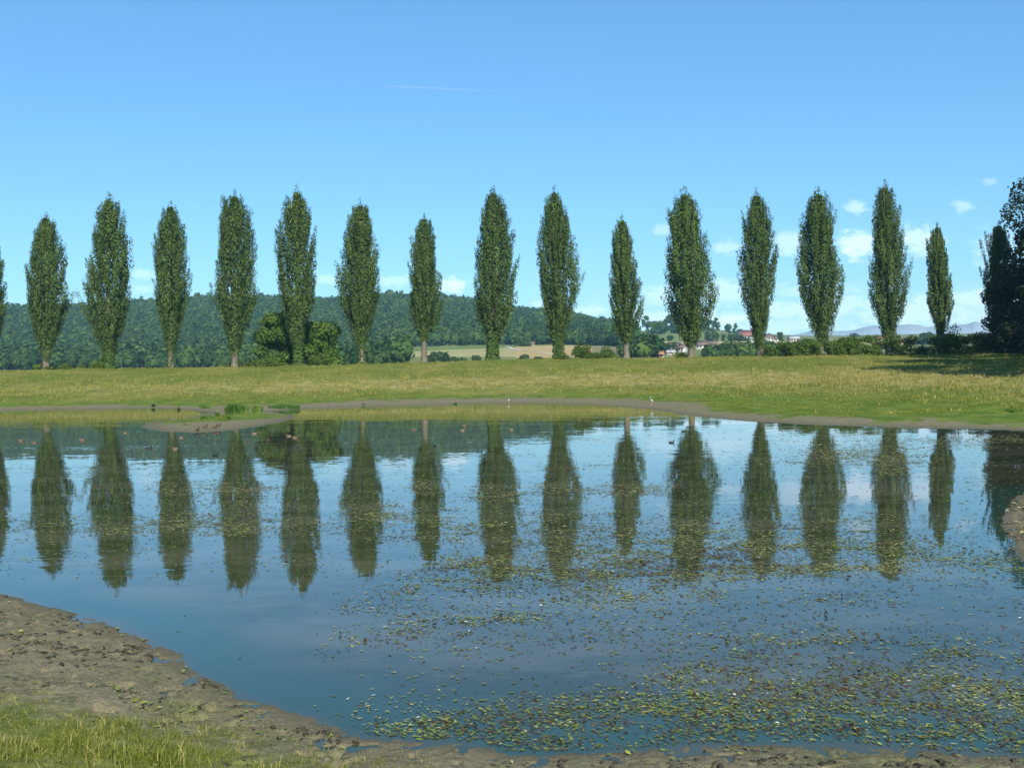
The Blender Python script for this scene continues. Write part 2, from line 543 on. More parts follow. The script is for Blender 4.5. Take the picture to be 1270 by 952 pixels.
# ------------------------------------------------------------------ the ground, one sheet to the horizon
def build_ground():
    r = np.concatenate([np.linspace(0.4, 7.2, 24)[:-1], np.geomspace(7.2, 20, 250)[:-1], np.geomspace(20, 200, 200)[:-1], np.geomspace(200, 3550, 150)])
    fine = np.radians(np.linspace(-30, 30, 860))
    side = np.radians(np.linspace(30, 330, 150)[1:-1])
    a = np.concatenate([fine, side])
    A, R = np.meshgrid(a, r)
    X, Y = R * np.sin(A), R * np.cos(A)
    sd = pond_sd(X, Y)
    Z = height(X, Y, sd)
    nr, na = X.shape
    V = np.stack([X, Y, Z], -1).reshape(-1, 3)
    i = np.arange(nr - 1)[:, None] * na
    j = np.arange(na)[None]
    k = (j + 1) % na
    q = np.stack([i + j, i + na + j, i + na + k, i + k], -1).reshape(-1, 4)
    V = np.vstack([V, [0, 0, height(np.array([0.0]), np.array([0.0]))[0]]])
    cap = np.stack([np.full(na, len(V) - 1), np.arange(na), (np.arange(na) + 1) % na], -1)
    me = raw_mesh('ground', V, [q, cap], smooth=True)
    # zones
    x, y = X.ravel(), Y.ravel()
    s = sd.ravel()
    px = colpx(x, y)
    near = y < 40
    wob = (fbm(x / 3.0, y / 3.0, 61) - 0.5)
    fw_ = np.interp(px, [-300, 0, 150, 260, 330, 600, 800, 900, 1100, 1270], [4, 4.5, 5.5, 3, 6, 8.5, 7, 3.6, 3.6, 4])
    mud_far = (1 - sstep(s + wob * 6 + (fbm(x / 1.1, y / 1.1, 62) - 0.5) * 5, fw_ * 0.55, fw_ * 1.35)) * (0.62 + 0.5 * fbm(x / 1.6, y / 2.5, 63))
    ppx, ppy, _ = project(V[:-1])
    gline = np.interp(ppx, [-200, 0, 100, 200, 300, 380, 450], [812, 843, 864, 882, 901, 922, 948])
    grass_near = sstep(ppy - gline + wob * 60, -70, 60) * (ppx < 520)
    grass_near = np.maximum(grass_near, sstep(s, 5.0, 7.0))
    mud_near = 1 - 0.62 * grass_near
    mud_near = np.where(near & (x > 10), 1.0, mud_near)
    mud = np.where(near, mud_near, mud_far)
    isl = (px > 150) & (px < 390) & (y > 50) & (y < 100)
    ctr = onz(282, 520)[:2]
    g_i = np.exp(-(((x - ctr[0]) / 3.9) ** 2 + ((y - ctr[1] - 0.5 * (x - ctr[0])) / 8.0) ** 2))
    mud = np.where(isl, np.maximum(mud, 0.0) * (1 - sstep(g_i, 0.32, 0.6)), mud)
    t = np.clip(s / np.maximum(s + CREST - y, 1), 0, 1)
    dry = np.exp(-((t - 0.40 - 0.12 * wob) / 0.15) ** 2) * (~near)
    dry = dry * np.interp(px, [0, 300, 1270], [0.35, 0.75, 1.0])
    lush = ((1 - sstep(t, 0.10, 0.26)) * 0.9 + g_i * isl) * (~near)
    lush = np.where(near, 0.0, lush)
    zone = np.zeros((len(V), 4), np.float32)
    zone[:-1, 0], zone[:-1, 1], zone[:-1, 2], zone[:, 3] = mud, dry, lush, 1
    wet = np.exp(-np.maximum(s, 0) / np.where(near, 0.28, 1.3)) * (s > -3)
    # distant fields
    fld = np.zeros((len(V), 4), np.float32)
    d = np.hypot(x, y) * np.cos(np.clip(np.arctan2(x, y), -0.85, 0.85))
    far = y > 230
    fc = np.tile(np.array([0.05, 0.075, 0.02]), (len(x), 1))

    def put(cond, col):
        fc[cond] = col
    mid = (px > 486) & (px < 800)
    put(mid & (d > 380), (0.17, 0.18, 0.06))
    put(mid & (d > 500) & (d < 577), (0.14, 0.18, 0.055))
    put(mid & (d > 577) & (d < 718), (0.40, 0.345, 0.150))
    put(mid & (d > 640) & (d < 655), (0.29, 0.28, 0.11))
    put(mid & (d > 718) & (d < 775), (0.10, 0.17, 0.03))
    put((px > 640) & (px < 735) & (d > 560) & (d < 750), (0.48, 0.33, 0.14))
    put((px > 735) & (px < 790) & (d > 560) & (d < 750), (0.21, 0.19, 0.09))
    rt = px >= 796
    put(rt & (d > 380), (0.13, 0.16, 0.05))
    put(rt & (px < 860) & (d > 420) & (d < 560), (0.25, 0.23, 0.10))
    put(rt & (d > 700) & (d < 850), (0.48, 0.38, 0.17))
    put(rt & (d > 850), (0.115, 0.175, 0.045))
    put(rt & (d > 980) & (d < 1060) & (px < 900), (0.15, 0.17, 0.055))
    put((px > 930) & (d > 850), (0.20, 0.20, 0.075))
    put((px > 930) & (d > 1150), (0.15, 0.18, 0.06))
    fld[:-1, :3] = fc
    fld[:-1, 3] = sstep(y, 196, 240) * far + 0
    for nm, arr in (('zone', zone), ('field', fld)):
        at_ = me.color_attributes.new(nm, 'FLOAT_COLOR', 'POINT')
        at_.data.foreach_set('color', arr.ravel())
    w = me.attributes.new('wet', 'FLOAT', 'POINT')
    w.data.foreach_set('value', np.append(wet, 0).astype(np.float32))
    tag(link('ground', me, MG), kind='structure')


def build_water():
    r = np.concatenate([np.geomspace(6, 20, 160)[:-1], np.geomspace(20, 150, 140)])
    a = np.radians(np.linspace(-48, 48, 420))
    A, R = np.meshgrid(a, r)
    X, Y = R * np.sin(A), R * np.cos(A)
    sd = pond_sd(X, Y)
    depth = np.maximum(-sd, 0) * 0.07
    nr, na = X.shape
    V = np.stack([X, Y, np.zeros_like(X)], -1).reshape(-1, 3)
    i = np.arange(nr - 1)[:, None] * na
    j = np.arange(na - 1)[None]
    q = np.stack([i + j, i + na + j, i + na + j + 1, i + j + 1], -1).reshape(-1, 4)
    # keep only faces in or just beyond the pond
    keep = (sd.ravel()[q] < 1.2).any(axis=1)
    q = q[keep]
    used = np.unique(q)
    mp = np.full(len(V), -1)
    mp[used] = np.arange(len(used))
    me = raw_mesh('water', V[used], mp[q], smooth=True)
    at_ = me.attributes.new('depth', 'FLOAT', 'POINT')
    at_.data.foreach_set('value', depth.ravel()[used].astype(np.float32))
    tag(link('water', me, MW), kind='structure')


build_ground()
build_water()


# ------------------------------------------------------------------ trees
def trunk_mesh(H, r, g, lean=(0, 0), limbs=0, limb_from=0.2, flare=1.35, spread=0.12, rough=0.06):
    z = np.array([-0.25, 0.0, 0.012, 0.05, 0.15, 0.35, 0.6, 0.85]) * H
    z[0] = -0.3
    t = np.clip(z / H, 0, 1)
    p = np.stack([lean[0] * t + g.normal(0, rough, len(z)) * t, lean[1] * t + g.normal(0, rough, len(z)) * t, z], -1)
    rr = r * np.array([flare * 1.08, flare, 1.16, 1.0, 0.88, 0.66, 0.38, 0.1])
    parts = [tube(p, rr, 10)[:2]]
    V0 = parts[0][0]
    V0 += g.normal(0, r * 0.05, V0.shape)
    for k in range(limbs):
        f = limb_from + (0.72 - limb_from) * g.random()
        b = np.array([np.interp(f * H, z, p[:, 0]), np.interp(f * H, z, p[:, 1]), f * H])
        ph = g.random() * 6.283
        L = H * (0.16 + 0.14 * g.random())
        dr = np.array([math.cos(ph) * spread, math.sin(ph) * spread, 1.0])
        s = np.linspace(0, 1, 5)[:, None]
        q = b + dr * L * s + np.array([math.cos(ph), math.sin(ph), 0]) * L * spread * np.sqrt(s) * 0.8
        rb = r * 0.42 * (1 - f * 0.75)
        parts.append(tube(q, rb * np.array([1, 0.8, 0.6, 0.4, 0.12]), 6)[:2])
    return raw_mesh('trunk', *join(parts), smooth=True)


W_T = np.array([0.0, 0.08, 0.20, 0.33, 0.42, 0.55, 0.68, 0.80, 0.90, 0.96, 1.0])
W_W = np.array([0.14, 0.24, 0.47, 0.84, 1.0, 0.98, 0.83, 0.62, 0.38, 0.23, 0.08])


def poplar(bx, by, tx, ty, wpx, label, seed, cb=0.10, belly=0.36, ivy=0, Y=181.5, tips=(), fat=1.0, twin=0, top_w=1.0):
    g = np.random.default_rng(seed)
    B = at(bx, by, Y)
    gz = height(B[0:1], B[1:2])[0]
    T = at(tx, ty, Y)
    H = T[2] - gz
    lean = np.array([T[0] - B[0] , g.normal(0, 0.4)])
    W = wpx / F * Y * 1.07
    root = empty('poplar', (B[0], B[1], gz), label, 'poplar', 'row of poplars along the dyke')
    rt = 0.40 + 0.012 * W + 0.1 * g.random()
    link('trunk', trunk_mesh(H, rt * 0.95, g, lean * 0.8, 9, 0.14), M_BARK, root)
    cbz = cb * H
    # the crown is a bundle of upright plumes: each starts on the trunk and ends on the envelope
    prof_t = np.interp(np.linspace(0, 1, 60), [0, 0.42, 1], [0, (belly - cb) / (1 - cb), 1])
    wprof = np.interp(np.linspace(0, 1, 60), W_T, W_W)

    def wid(t):
        v = np.interp(t, prof_t, wprof) * W / 2
        return v * np.where(t > 0.6, 1 + (top_w - 1) * (t - 0.6) / 0.4, 1)
    nP = int(200 * fat)
    Cs, Ns, Ss, Ts = [], [], [], []
    spec = [(1.0, 0.0, 0.02)] + [(tt, ph, rr) for tt, ph, rr in tips]
    spec += [(0.82 + 0.14 * g.random(), (0.0 if j % 2 else 3.14) + g.normal(0, .5), 0.8 + 0.45 * g.random()) for j in range(6)]
    # outline jitter: a slow change of width with direction and height
    jit = g.normal(0, 1, (6, 4))
    for k in range(nP + len(spec)):
        if k < len(spec):
            tt, ph, u = spec[k]
        else:
            tt = 0.10 + 0.86 * ((k - len(spec) + g.random()) / nP) ** 0.95
            ph = k * 2.39996 + g.normal(0, 0.5)
            u = 0.58 + 0.48 * g.random() ** 0.6
        jw = 1 + 0.13 * math.sin(ph * 1 + jit[0, 0] * 3 + tt * 5 * jit[0, 1]) + 0.07 * math.sin(ph * 2 + jit[1, 0] * 3 + tt * 9)
        L = H * (0.10 + 0.10 * g.random()) * (0.85 if tt > 0.9 else 1)
        rp = W * (0.052 + 0.034 * g.random())
        if g.random() < 0.3:
            jw *= 1.03 + 0.10 * g.random()
        zt = cbz + tt * (H - cbz)
        tm = max(tt - 0.45 * L / (H - cbz), 0.01)
        rout = max(float(wid(tm)) * jw - rp * 0.75, 0.0) * u
        rin = rout * (0.45 + 0.25 * g.random())
        zb = max(zt - L, cbz * 0.92)
        L = zt - zb
        if L < 0.6:
            continue
        e = np.array([math.cos(ph), math.sin(ph)])
        # each plume is a string of small leafy clumps
        nc = max(4, int(10 * L / (0.15 * H)))
        sc_ = (np.arange(nc) + g.random(nc)) / nc
        rad = rin + (rout - rin) * sc_ ** 0.7
        pr = rp * np.clip(np.sin(np.pi * np.clip(sc_ * 0.70 + 0.16, 0, 1)) ** 0.8, 0.12, 1)
        a2 = np.arange(nc) * 2.4 + g.random() * 6.28
        off = 0.45 * pr * np.sqrt(g.random(nc))
        cc_ = np.stack([e[0] * rad + np.cos(a2) * off, e[1] * rad + np.sin(a2) * off, zb + L * sc_], -1)
        cr_ = np.maximum(pr * (0.62 + 0.30 * g.random(nc)), 0.15)
        m_ = 22
        ct = g.normal(0, 0.10, nc) + 0.48 + 0.17 * g.normal()
        d = unit(g.normal(size=(nc, m_, 3)))
        sh = 0.45 + 0.6 * np.sqrt(g.random((nc, m_, 1)))
        C = cc_[:, None] + d * sh * cr_[:, None, None] * np.array([1, 1, 2.0])
        N = d + np.array([e[0] * .25, e[1] * .25, 0.34]) + g.normal(0, 0.22, (nc, m_, 3))
        nl = nc * m_
        Cs.append(C.reshape(-1, 3))
        Ns.append(N.reshape(-1, 3))
        Ss.append((0.19 + 0.17 * g.random(nl)) * np.clip(np.repeat(cr_, m_) / 0.40, 0.75, 1.2))
        Ts.append(np.clip(np.repeat(ct, m_) + g.normal(0, 0.10, nl), 0, 1))
    # filling round the trunk
    nl = 2600
    t = g.random(nl) ** 0.8 * 0.93 + 0.02
    a2 = g.random(nl) * 6.2832
    rr = wid(t) * 0.50 * np.sqrt(g.random(nl))
    C = np.stack([np.cos(a2) * rr, np.sin(a2) * rr, cbz + t * (H - cbz)], -1)
    Cs.append(C)
    Ns.append(g.normal(size=(nl, 3)) + np.array([0, 0, 0.3]))
    Ss.append(0.45 + 0.25 * g.random(nl))
    Ts.append(np.clip(g.normal(0.40, 0.14, nl), 0, 1))
    C = np.concatenate(Cs)
    C[:, 0] += lean[0] * C[:, 2] / H
    C[:, 1] += lean[1] * C[:, 2] / H
    V, q, tn = leaf_quads(C, np.concatenate(Ns), np.concatenate(Ss), np.concatenate(Ts), g, 0.55, 0.8)
    link('crown', raw_mesh('crown', V, q, tn), M_POPLAR, root)
    if ivy:
        nl = int(700 * ivy)
        zz = g.random(nl) ** 1.2 * H * 0.13
        a2 = g.random(nl) * 6.2832
        rr = rt * (1.1 + 1.15 * ivy * np.sqrt(g.random(nl)) * (1 - zz / (H * 0.2)))
        C = np.stack([np.cos(a2) * rr, np.sin(a2) * rr, zz], -1)
        N = np.stack([np.cos(a2), np.sin(a2), np.full(nl, 0.5)], -1) + g.normal(0, 0.4, (nl, 3))
        V, q, tn = leaf_quads(C, N, 0.28 + 0.2 * g.random(nl), np.clip(g.normal(0.55, 0.22, nl), 0, 1), g)
        link('ivy', raw_mesh('ivy', V, q, tn), M_IVY, root)
    return root


POPLARS = [
    (-13, 457, -13, 284, 50, 'poplar cut off by the left edge, only its shaded right flank showing', dict(cb=.10)),
    (57, 456, 58, 263, 54, 'leftmost poplar seen whole, rather short, low scrub at its foot', dict(cb=.06, belly=.40, tips=((.92, .3, .5), (.87, 3.3, .8)))),
    (135, 457, 134, 239, 61, 'tall broad poplar with leafy foot, second whole one from the left', dict(cb=.04, belly=.36, ivy=.8, tips=((.985, .4, .55), (.9, 3.0, .8)))),
    (212, 457, 210, 248, 50, 'poplar with bare pale trunk foot between a broad poplar and a fork tipped one', dict(cb=.10, belly=.40, ivy=.15, tips=((.93, 0.0, .9), (.86, 3.1, .8)))),
    (291, 455, 290, 234, 60, 'tall poplar with a forked tip, standing behind a low shrub', dict(cb=.07, belly=.42, tips=((.965, 3.1, 1.5), (.955, 3.3, 1.35), (.90, 0.1, 1.1), (.85, 3.0, 1.2)), fat=.95)),
    (370, 455, 368, 230, 56, 'tall pointed poplar in front of the pale green round tree', dict(cb=.05, belly=.42, ivy=.5, tips=((.92, .2, .6),))),
    (449, 454, 446, 247, 58, 'middle sized poplar with bare foot, right of the pale green round tree', dict(cb=.12, belly=.40, ivy=.25, tips=((.95, .2, .9), (.9, 3.2, .7)))),
    (526, 452, 526, 265, 44, 'short narrow poplar on a long bare trunk before the left end of the tan field', dict(cb=.15, belly=.34, tips=((.95, 0.2, .8), (.95, 3.0, .8)), top_w=1.15)),
    (611, 447, 612, 230, 61, 'tall broad poplar with an ivy sleeve round its trunk, mid row', dict(cb=.07, belly=.32, ivy=1.0, tips=((.985, 3.1, .5), (.88, .2, .8)))),
    (693, 446, 687, 230, 54, 'tall poplar leafy down to the ground, left of two round bushes', dict(cb=.05, belly=.36, ivy=.8, tips=((.94, .3, .7),))),
    (777, 445, 771, 267, 43, 'short slim poplar on a bare trunk, right of two round bushes', dict(cb=.12, belly=.30, tips=((.90, .3, .9),), fat=.85)),
    (857, 441, 849, 234, 66, 'widest poplar of the row, in front of the distant village', dict(cb=.08, belly=.32, tips=((.99, 3.1, .45), (.96, .1, .6), (.87, .1, 1.)), top_w=1.2)),
    (943, 441, 937, 235, 52, 'poplar with a slim single tip at the left end of the hedge', dict(cb=.04, belly=.42, tips=((.90, .2, .9), (.85, 3.2, .9)), fat=.9)),
    (1019, 438, 1016, 232, 59, 'blunt topped full poplar behind the sunny part of the hedge', dict(cb=.06, belly=.38, tips=((.97, .1, .8), (.97, 3.1, .5)), top_w=1.2)),
    (1102, 437, 1096, 224, 51, 'tallest poplar of the right half, where the hedge turns dark', dict(cb=.05, belly=.36, tips=((.99, .2, .5), (.94, 3.1, .6)))),
    (1167, 437, 1163, 276, 34, 'shortest and slimmest poplar, behind the shaded hedge', dict(cb=.08, belly=.40, tips=((.87, 3.1, 1.4), (.84, 3.2, 1.3)), fat=.8)),
    (1238, 437, 1238, 274, 42, 'twin tipped poplar half hidden by the dark tree at the right edge', dict(cb=.06, belly=.42, tips=((.91, 3.1, 1.7), (.89, 3.2, 1.5), (.86, 3.0, 1.5)), fat=.7)),
]
for i, (bx, by, tx, ty, w, lab, kw) in enumerate(POPLARS):
    poplar(bx, by, tx, ty, w, lab, 100 + i, **kw)


def clump_crown(lobes, n, leaf, g, flat=0.35, tint_mu=0.45, hollow=0.55):
    """leaf faces on the shells of many overlapping lobes; lobes: (x, y, z, rx, rz)"""
    lobes = np.asarray(lobes, float)
    wgt = lobes[:, 3] ** 2
    idx = g.choice(len(lobes), n, p=wgt / wgt.sum())
    L = lobes[idx]
    d = unit(g.normal(size=(n, 3)))
    sh = hollow + (1 - hollow) * g.random(n) ** 0.5
    C = L[:, :3] + d * np.stack([L[:, 3], L[:, 3], L[:, 4]], -1) * sh[:, None]
    C += g.normal(0, leaf * 0.35, C.shape)
    N = d + np.array([0, 0, flat]) + g.normal(0, 0.55, (n, 3))
    lt = g.normal(0, 0.13, len(lobes))[idx]
    tn = np.clip(tint_mu + lt + g.normal(0, 0.2, n), 0, 1)
    return leaf_quads(C, N, leaf * (0.7 + 0.6 * g.random(n)), tn, g)


def broad_lobes(H, R, g, n, base=0.25, squash=0.75):
    """lobes filling an uneven rounded crown of height H and half width R"""
    out = []
    for k in range(n):
        t = g.random()
        z = H * (base + (1 - base) * t)
        w = R * math.sqrt(max(0.05, 1 - ((t - 0.42) / 0.62) ** 2))
        a = k * 2.4 + g.normal(0, 0.4)
        rr = w * math.sqrt(g.random()) * 0.85
        lr = R * (0.2 + 0.18 * g.random())
        z = min(z, H - lr * squash)
        out.append((math.cos(a) * rr, math.sin(a) * rr, z, lr, lr * squash))
    return out


def broadleaf(name, P, H, R, label, cat, seed, m=M_BROAD, n=6000, leaf=0.4, lobes=26, base=0.22, group=None, bark=M_DARKBARK, mu=0.45, trunk_r=None):
    g = np.random.default_rng(seed)
    root = empty(name, P, label, cat, group)
    r = trunk_r or 0.025 * H
    link('trunk', trunk_mesh(H * 0.8, r, g, (0, 0), 7, 0.2, 1.3, 0.45), bark, root)
    V, q, tn = clump_crown(broad_lobes(H, R, g, lobes, base), n, leaf, g, tint_mu=mu)
    link('crown', raw_mesh('crown', V, q, tn), m, root)
    return root


def ground_at(px, Y, sink=0.0):
    """point on the ground in photo column px at depth Y"""
    x = (px - CX) / F * Y
    z = height(np.array([x]), np.array([float(Y)]))[0]
    # the roll shifts a column by its height over the axis
    x = at(px, HORC - (z - 3) * F / Y, float(Y))[0]
    z = height(np.array([x]), np.array([float(Y)]))[0]
    return np.array([x, Y, z - sink])


def bush(px, Y, w, h, label, seed, m=M_BUSH, name='bush', cat='bush', n=2200, leaf=0.26, group=None, mu=0.5, lobes=16, depth=1.0):
    """low rounded shrub: stems and a leafy crown reaching the ground; w, h in photo pixels"""
    g = np.random.default_rng(seed)
    P = ground_at(px, Y)
    R, H = w / F * Y / 2, h / F * Y
    root = empty(name, P, label, cat, group)
    for k in range(4):
        a = g.random() * 6.28
        e = np.array([math.cos(a) * R * 0.4, math.sin(a) * R * 0.3, H * 0.75])
        link('stem', raw_mesh('stem', *tube([(0, 0, -0.15), e * 0.4 + [0, 0, H * 0.1], e], [0.07, 0.05, 0.02], 5)[:2]), M_DARKBARK, root)
    lb = []
    for k in range(lobes):
        a = g.random() * 6.28
        rr = math.sqrt(g.random())
        top = H * math.sqrt(max(0.12, 1 - rr ** 2)) * (0.8 + 0.3 * g.random())
        lr = min(R, H) * (0.26 + 0.2 * g.random())
        lb.append((math.cos(a) * rr * (R - lr * .7), math.sin(a) * rr * (R - lr * .7) * depth, max(top * g.random() ** 0.5 - lr * 0.6, lr * 0.5), lr, lr * 0.85))
    V, q, tn = clump_crown(lb, n, leaf, g, tint_mu=mu, hollow=0.5)
    V[:, 2] = np.maximum(V[:, 2], -0.05)
    link('crown', raw_mesh('crown', V, q, tn), m, root)
    return root


# broadleaf trees and shrubs on the dyke
P = ground_at(347, 190)
broadleaf('tree', P, 9.6, 4.4, 'pale green round tree behind the foot of a pointed poplar, left half', 'tree', 301, n=13000, leaf=.40, lobes=55, base=.06, mu=.58)
P = ground_at(399, 188)
broadleaf('tree', P, 7.6, 4.2, 'pale green broad low tree right of a pointed poplar foot', 'tree', 302, n=13000, leaf=.40, lobes=55, base=.05, mu=.6)
bush(334, 185, 66, 20, 'sprawling shrub left of the pale green round tree', 303, n=2600)
bush(300, 184, 62, 14, 'low shrub at the foot of the fork tipped poplar', 304, n=1800, m=M_BUSH)
bush(398, 184.5, 40, 20, 'small shrub in front of the low broad tree', 317, n=1500)
bush(67, 184, 80, 11, 'long low scrub behind the leftmost whole poplar', 305, n=2200, mu=.6)
bush(124, 184, 34, 15, 'small scrub left of the leafy foot of a broad poplar', 306, n=1200, mu=.6)
bush(722, 182, 36, 24, 'dark round bush right of a poplar leafy to the ground', 307, n=2600, mu=.35)
bush(752, 182.5, 36, 17, 'lower round bush beside a slim bare trunked poplar', 308, n=2000, mu=.42)
bush(697, 179, 24, 10, 'tiny leafy shrub under the poplar left of two bushes', 309, n=700, mu=.6)
bush(846, 184, 26, 8, 'tiny yellow green shrub under the widest poplar', 310, n=500, mu=.75)
bush(1052, 179.5, 30, 27, 'upright bush rising out of the sunny hedge', 311, n=1500, mu=.5)
bush(1183, 186, 28, 40, 'thin young tree poking above the shaded hedge', 312, n=420, mu=.4, name='young_tree', cat='young tree', leaf=.3, lobes=12)
bush(1219, 184, 34, 34, 'ragged dark shrub between the hedge and the dark tree', 313, m=M_DARKLEAF, n=1300)

# the hedge
def hedge():
    g = np.random.default_rng(320)
    A_, B_ = ground_at(952, 178.5), ground_at(1240, 176.5)
    root = empty('hedge', A_, 'long clipped hedge under the right hand poplars, sunny left, shaded right', 'hedge')
    lb = []
    Lx = B_[0] - A_[0]
    for k in range(150):
        t = g.random()
        x = t * Lx
        zz = height(np.array([A_[0] + x]), np.array([A_[1] - 2 * t]))[0] - A_[2]
        hh = np.interp(t, [0, .12, .35, .5, .7, 1], [2.0, 2.7, 3.3, 3.1, 3.4, 4.0]) + 0.7 * (vnoise(np.array([x / 2.2]), np.array([3.0]))[0] - .5)
        lr = 0.65 + 0.4 * g.random()
        lb.append((x, -2 * t + g.normal(0, 0.5), zz + max(g.random() ** 0.6 * hh - lr * .8, lr * .5), lr, lr * 0.9))
    V, q, tn = clump_crown(lb, 30000, 0.27, g, tint_mu=0.45, hollow=.3)
    link('foliage', raw_mesh('foliage', V, q, tn), M_BUSH, root)


hedge()

P = ground_at(1264, 173)
broadleaf('dark_tree', P, 13.0, 5.4, 'lower dark tree filling the foot of the big dark tree at the right edge', 'tree', 329, m=M_DARKLEAF, n=16000, leaf=.42, lobes=46, base=.0, trunk_r=.3)
# dark tree at the right edge and the trees just outside the picture whose shadows reach in
P = ground_at(1330, 170)
broadleaf('dark_tree', P, 28.5, 11.0, 'big dark shaded tree at the right edge of the picture', 'tree', 330, m=M_DARKLEAF, n=60000, leaf=.46, lobes=95, base=.0, trunk_r=.6)
for k, (x, y, h, R) in enumerate(((58.5, 102, 27, 9.3), (68, 119, 28, 10), (76, 138, 31, 9.8), (86, 148, 32, 10), (95, 158, 32, 10))):
    z = height(np.array([float(x)]), np.array([float(y)]))[0]
    broadleaf('bank_tree', (x, y, z), h, R, 'broad tree on the right bank just beyond the picture edge', 'tree', 340 + k, m=M_DARKLEAF, n=7000, leaf=.75, lobes=45, base=.12, group='trees on the right bank', trunk_r=.5)


# ------------------------------------------------------------------ far woods: one mass
def ico(sub):
    bm = bmesh.new()
    bmesh.ops.create_icosphere(bm, subdivisions=sub, radius=1.0)
    V = np.array([v.co[:] for v in bm.verts])
    Fc = np.array([[v.index for v in f.verts] for f in bm.faces])
    bm.free()
    return V, Fc


def wood(name, cells, m, seed, sub=2, hmu=10.0, rmu=3.9):
    g = np.random.default_rng(seed)
    V1, F1 = ico(1)
    nv1 = len(V1)
    Vs, Ts, Qs, Qt = [], [], [], []
    n = len(cells)
    for i in range(n):
        x, y, z, sc_ = cells[i]
        r = rmu * sc_ * (0.75 + 0.5 * g.random())
        h = hmu * sc_ * (0.8 + 0.45 * g.random())
        con = g.random() < 0.12
        tree_t = np.clip(g.normal(0.42, 0.22) - (0.25 if con else 0), 0, 1)
        k1 = np.clip(1.0 - 0.5 * (V1[:, 2] + 0.2), 0.2, 1.3) if con else 1.0
        half = h * (0.58 if con else 0.5)
        C0 = np.array([x, y, z + h * 0.5])
        Vs.append(C0 + np.stack([V1[:, 0] * r * .82 * k1, V1[:, 1] * r * .82 * k1, V1[:, 2] * half * .85], -1))
        Ts.append(np.full(nv1, tree_t * 0.8))  # inner core tinted darker: shade in the gaps between clumps, as colour
        # leafy clumps over the upper and viewer-facing crown
        nq = 64
        d = unit(g.normal(size=(nq, 3)) + np.array([0, 0, 0.35]))
        lump = 0.84 + 0.10 * np.sin(d[:, 0] * 5 + i) * np.sin(d[:, 2] * 6 + i * 2) + 0.16 * g.random(nq)
        kq = (np.clip(1.0 - 0.5 * (d[:, 2] + 0.2), 0.2, 1.3) if con else np.ones(nq)) * lump
        C = C0 + np.stack([d[:, 0] * r * kq, d[:, 1] * r * kq, d[:, 2] * half * lump], -1)
        Nn = d + np.array([0, 0, .25]) + g.normal(0, .40, (nq, 3))
        q = leaf_quads(C, Nn, r * (0.34 + 0.22 * g.random(nq)), np.clip(tree_t + g.normal(0, .13, nq), 0, 1), g, 0.9)
        Qs.append(q[0])
        Qt.append(q[2])
    V = np.concatenate(Vs)
    o1 = len(V)
    Fc = (F1[None] + (np.arange(n) * nv1)[:, None, None]).reshape(-1, 3)
    VQ = np.concatenate(Qs)
    FQ = o1 + np.arange(len(VQ)).reshape(-1, 4)
    me = raw_mesh(name, np.vstack([V, VQ]), [Fc, FQ], np.clip(np.concatenate(Ts + Qt), 0, 1))
    return link(name, me, m)


def wood_cells(seed, cond, step, dmin, dmax, pmin, pmax):
    """jittered points in a wedge of land where cond(px, d) holds"""
    g = np.random.default_rng(seed)
    out = []
    d = dmin
    while d < dmax:
        x = (pmin - CX) / F * d
        x1 = (pmax - CX) / F * d
        n = int((x1 - x) / step)
        xs = x + (np.arange(n) + g.random(n)) * step
        ys = d + (g.random(n) - 0.5) * step * 1.2
        px = CX + F * xs / ys
        k = cond(px, ys, xs)
        xs, ys = xs[k], ys[k]
        zs = height(xs, ys, np.full(len(xs), 50.0), detail=False)
        for a, b, c in zip(xs, ys, zs):
            out.append((a, b, c, 0.85 + 0.35 * g.random()))
        d += step * (0.9 if d < 1000 else 1.1)
    return out


def hill_cond(px, d, xs):
    lim = np.interp(px, [-300, 425, 486, 500, 560, 700, 730, 775, 790, 805], [600, 600, 700, 768, 772, 772, 768, 700, 560, 9999])
    return (d > lim + (vnoise(xs / 30, d / 30, 5) - 0.5) * 18) & (px < 800)


cells = wood_cells(401, hill_cond, 7.0, 560, 1330, -150, 805)
tag(wood('forest', cells, M_FARLEAF, 402), 'dense dark green forest covering the hill behind the poplars', 'forest', kind='stuff')


def low_wood(px, d, xs):
    edge = 505 - (d - 440) * 0.03 + (vnoise(d / 20, xs / 20, 8) - 0.5) * 14
    return (px < edge) & (px > 415)


tag(wood('woodland', wood_cells(403, low_wood, 5.6, 440, 590, 405, 515), M_FARLEAF, 404, hmu=8.0, rmu=3.6), 'rounded low wood at the left end of the tan field', 'wood', kind='stuff')


def right_wood(px, d, xs):
    top = np.interp(px, [872, 886, 905, 930, 960, 985], [480, 530, 580, 600, 580, 500])
    return (d < top) & (px > 877) & (px < 990)


tag(wood('thicket', wood_cells(405, right_wood, 5.0, 455, 660, 866, 992), M_FARLEAF, 406, hmu=4.6, rmu=2.6), 'dark thicket below the red roofed barn', 'thicket', kind='stuff')


def end_wood(px, d, xs):
    r = np.interp(d, [455, 520, 640, 760], [808, 816, 806, 796]) + (vnoise(d / 15, xs / 15, 3) - .5) * 10
    return (px > 776) & (px < r)


tag(wood('copse', wood_cells(407, end_wood, 5.6, 455, 760, 774, 828), M_FARLEAF, 408, hmu=8, rmu=3.3), 'dark copse at the right foot of the wooded hill', 'copse', kind='stuff')


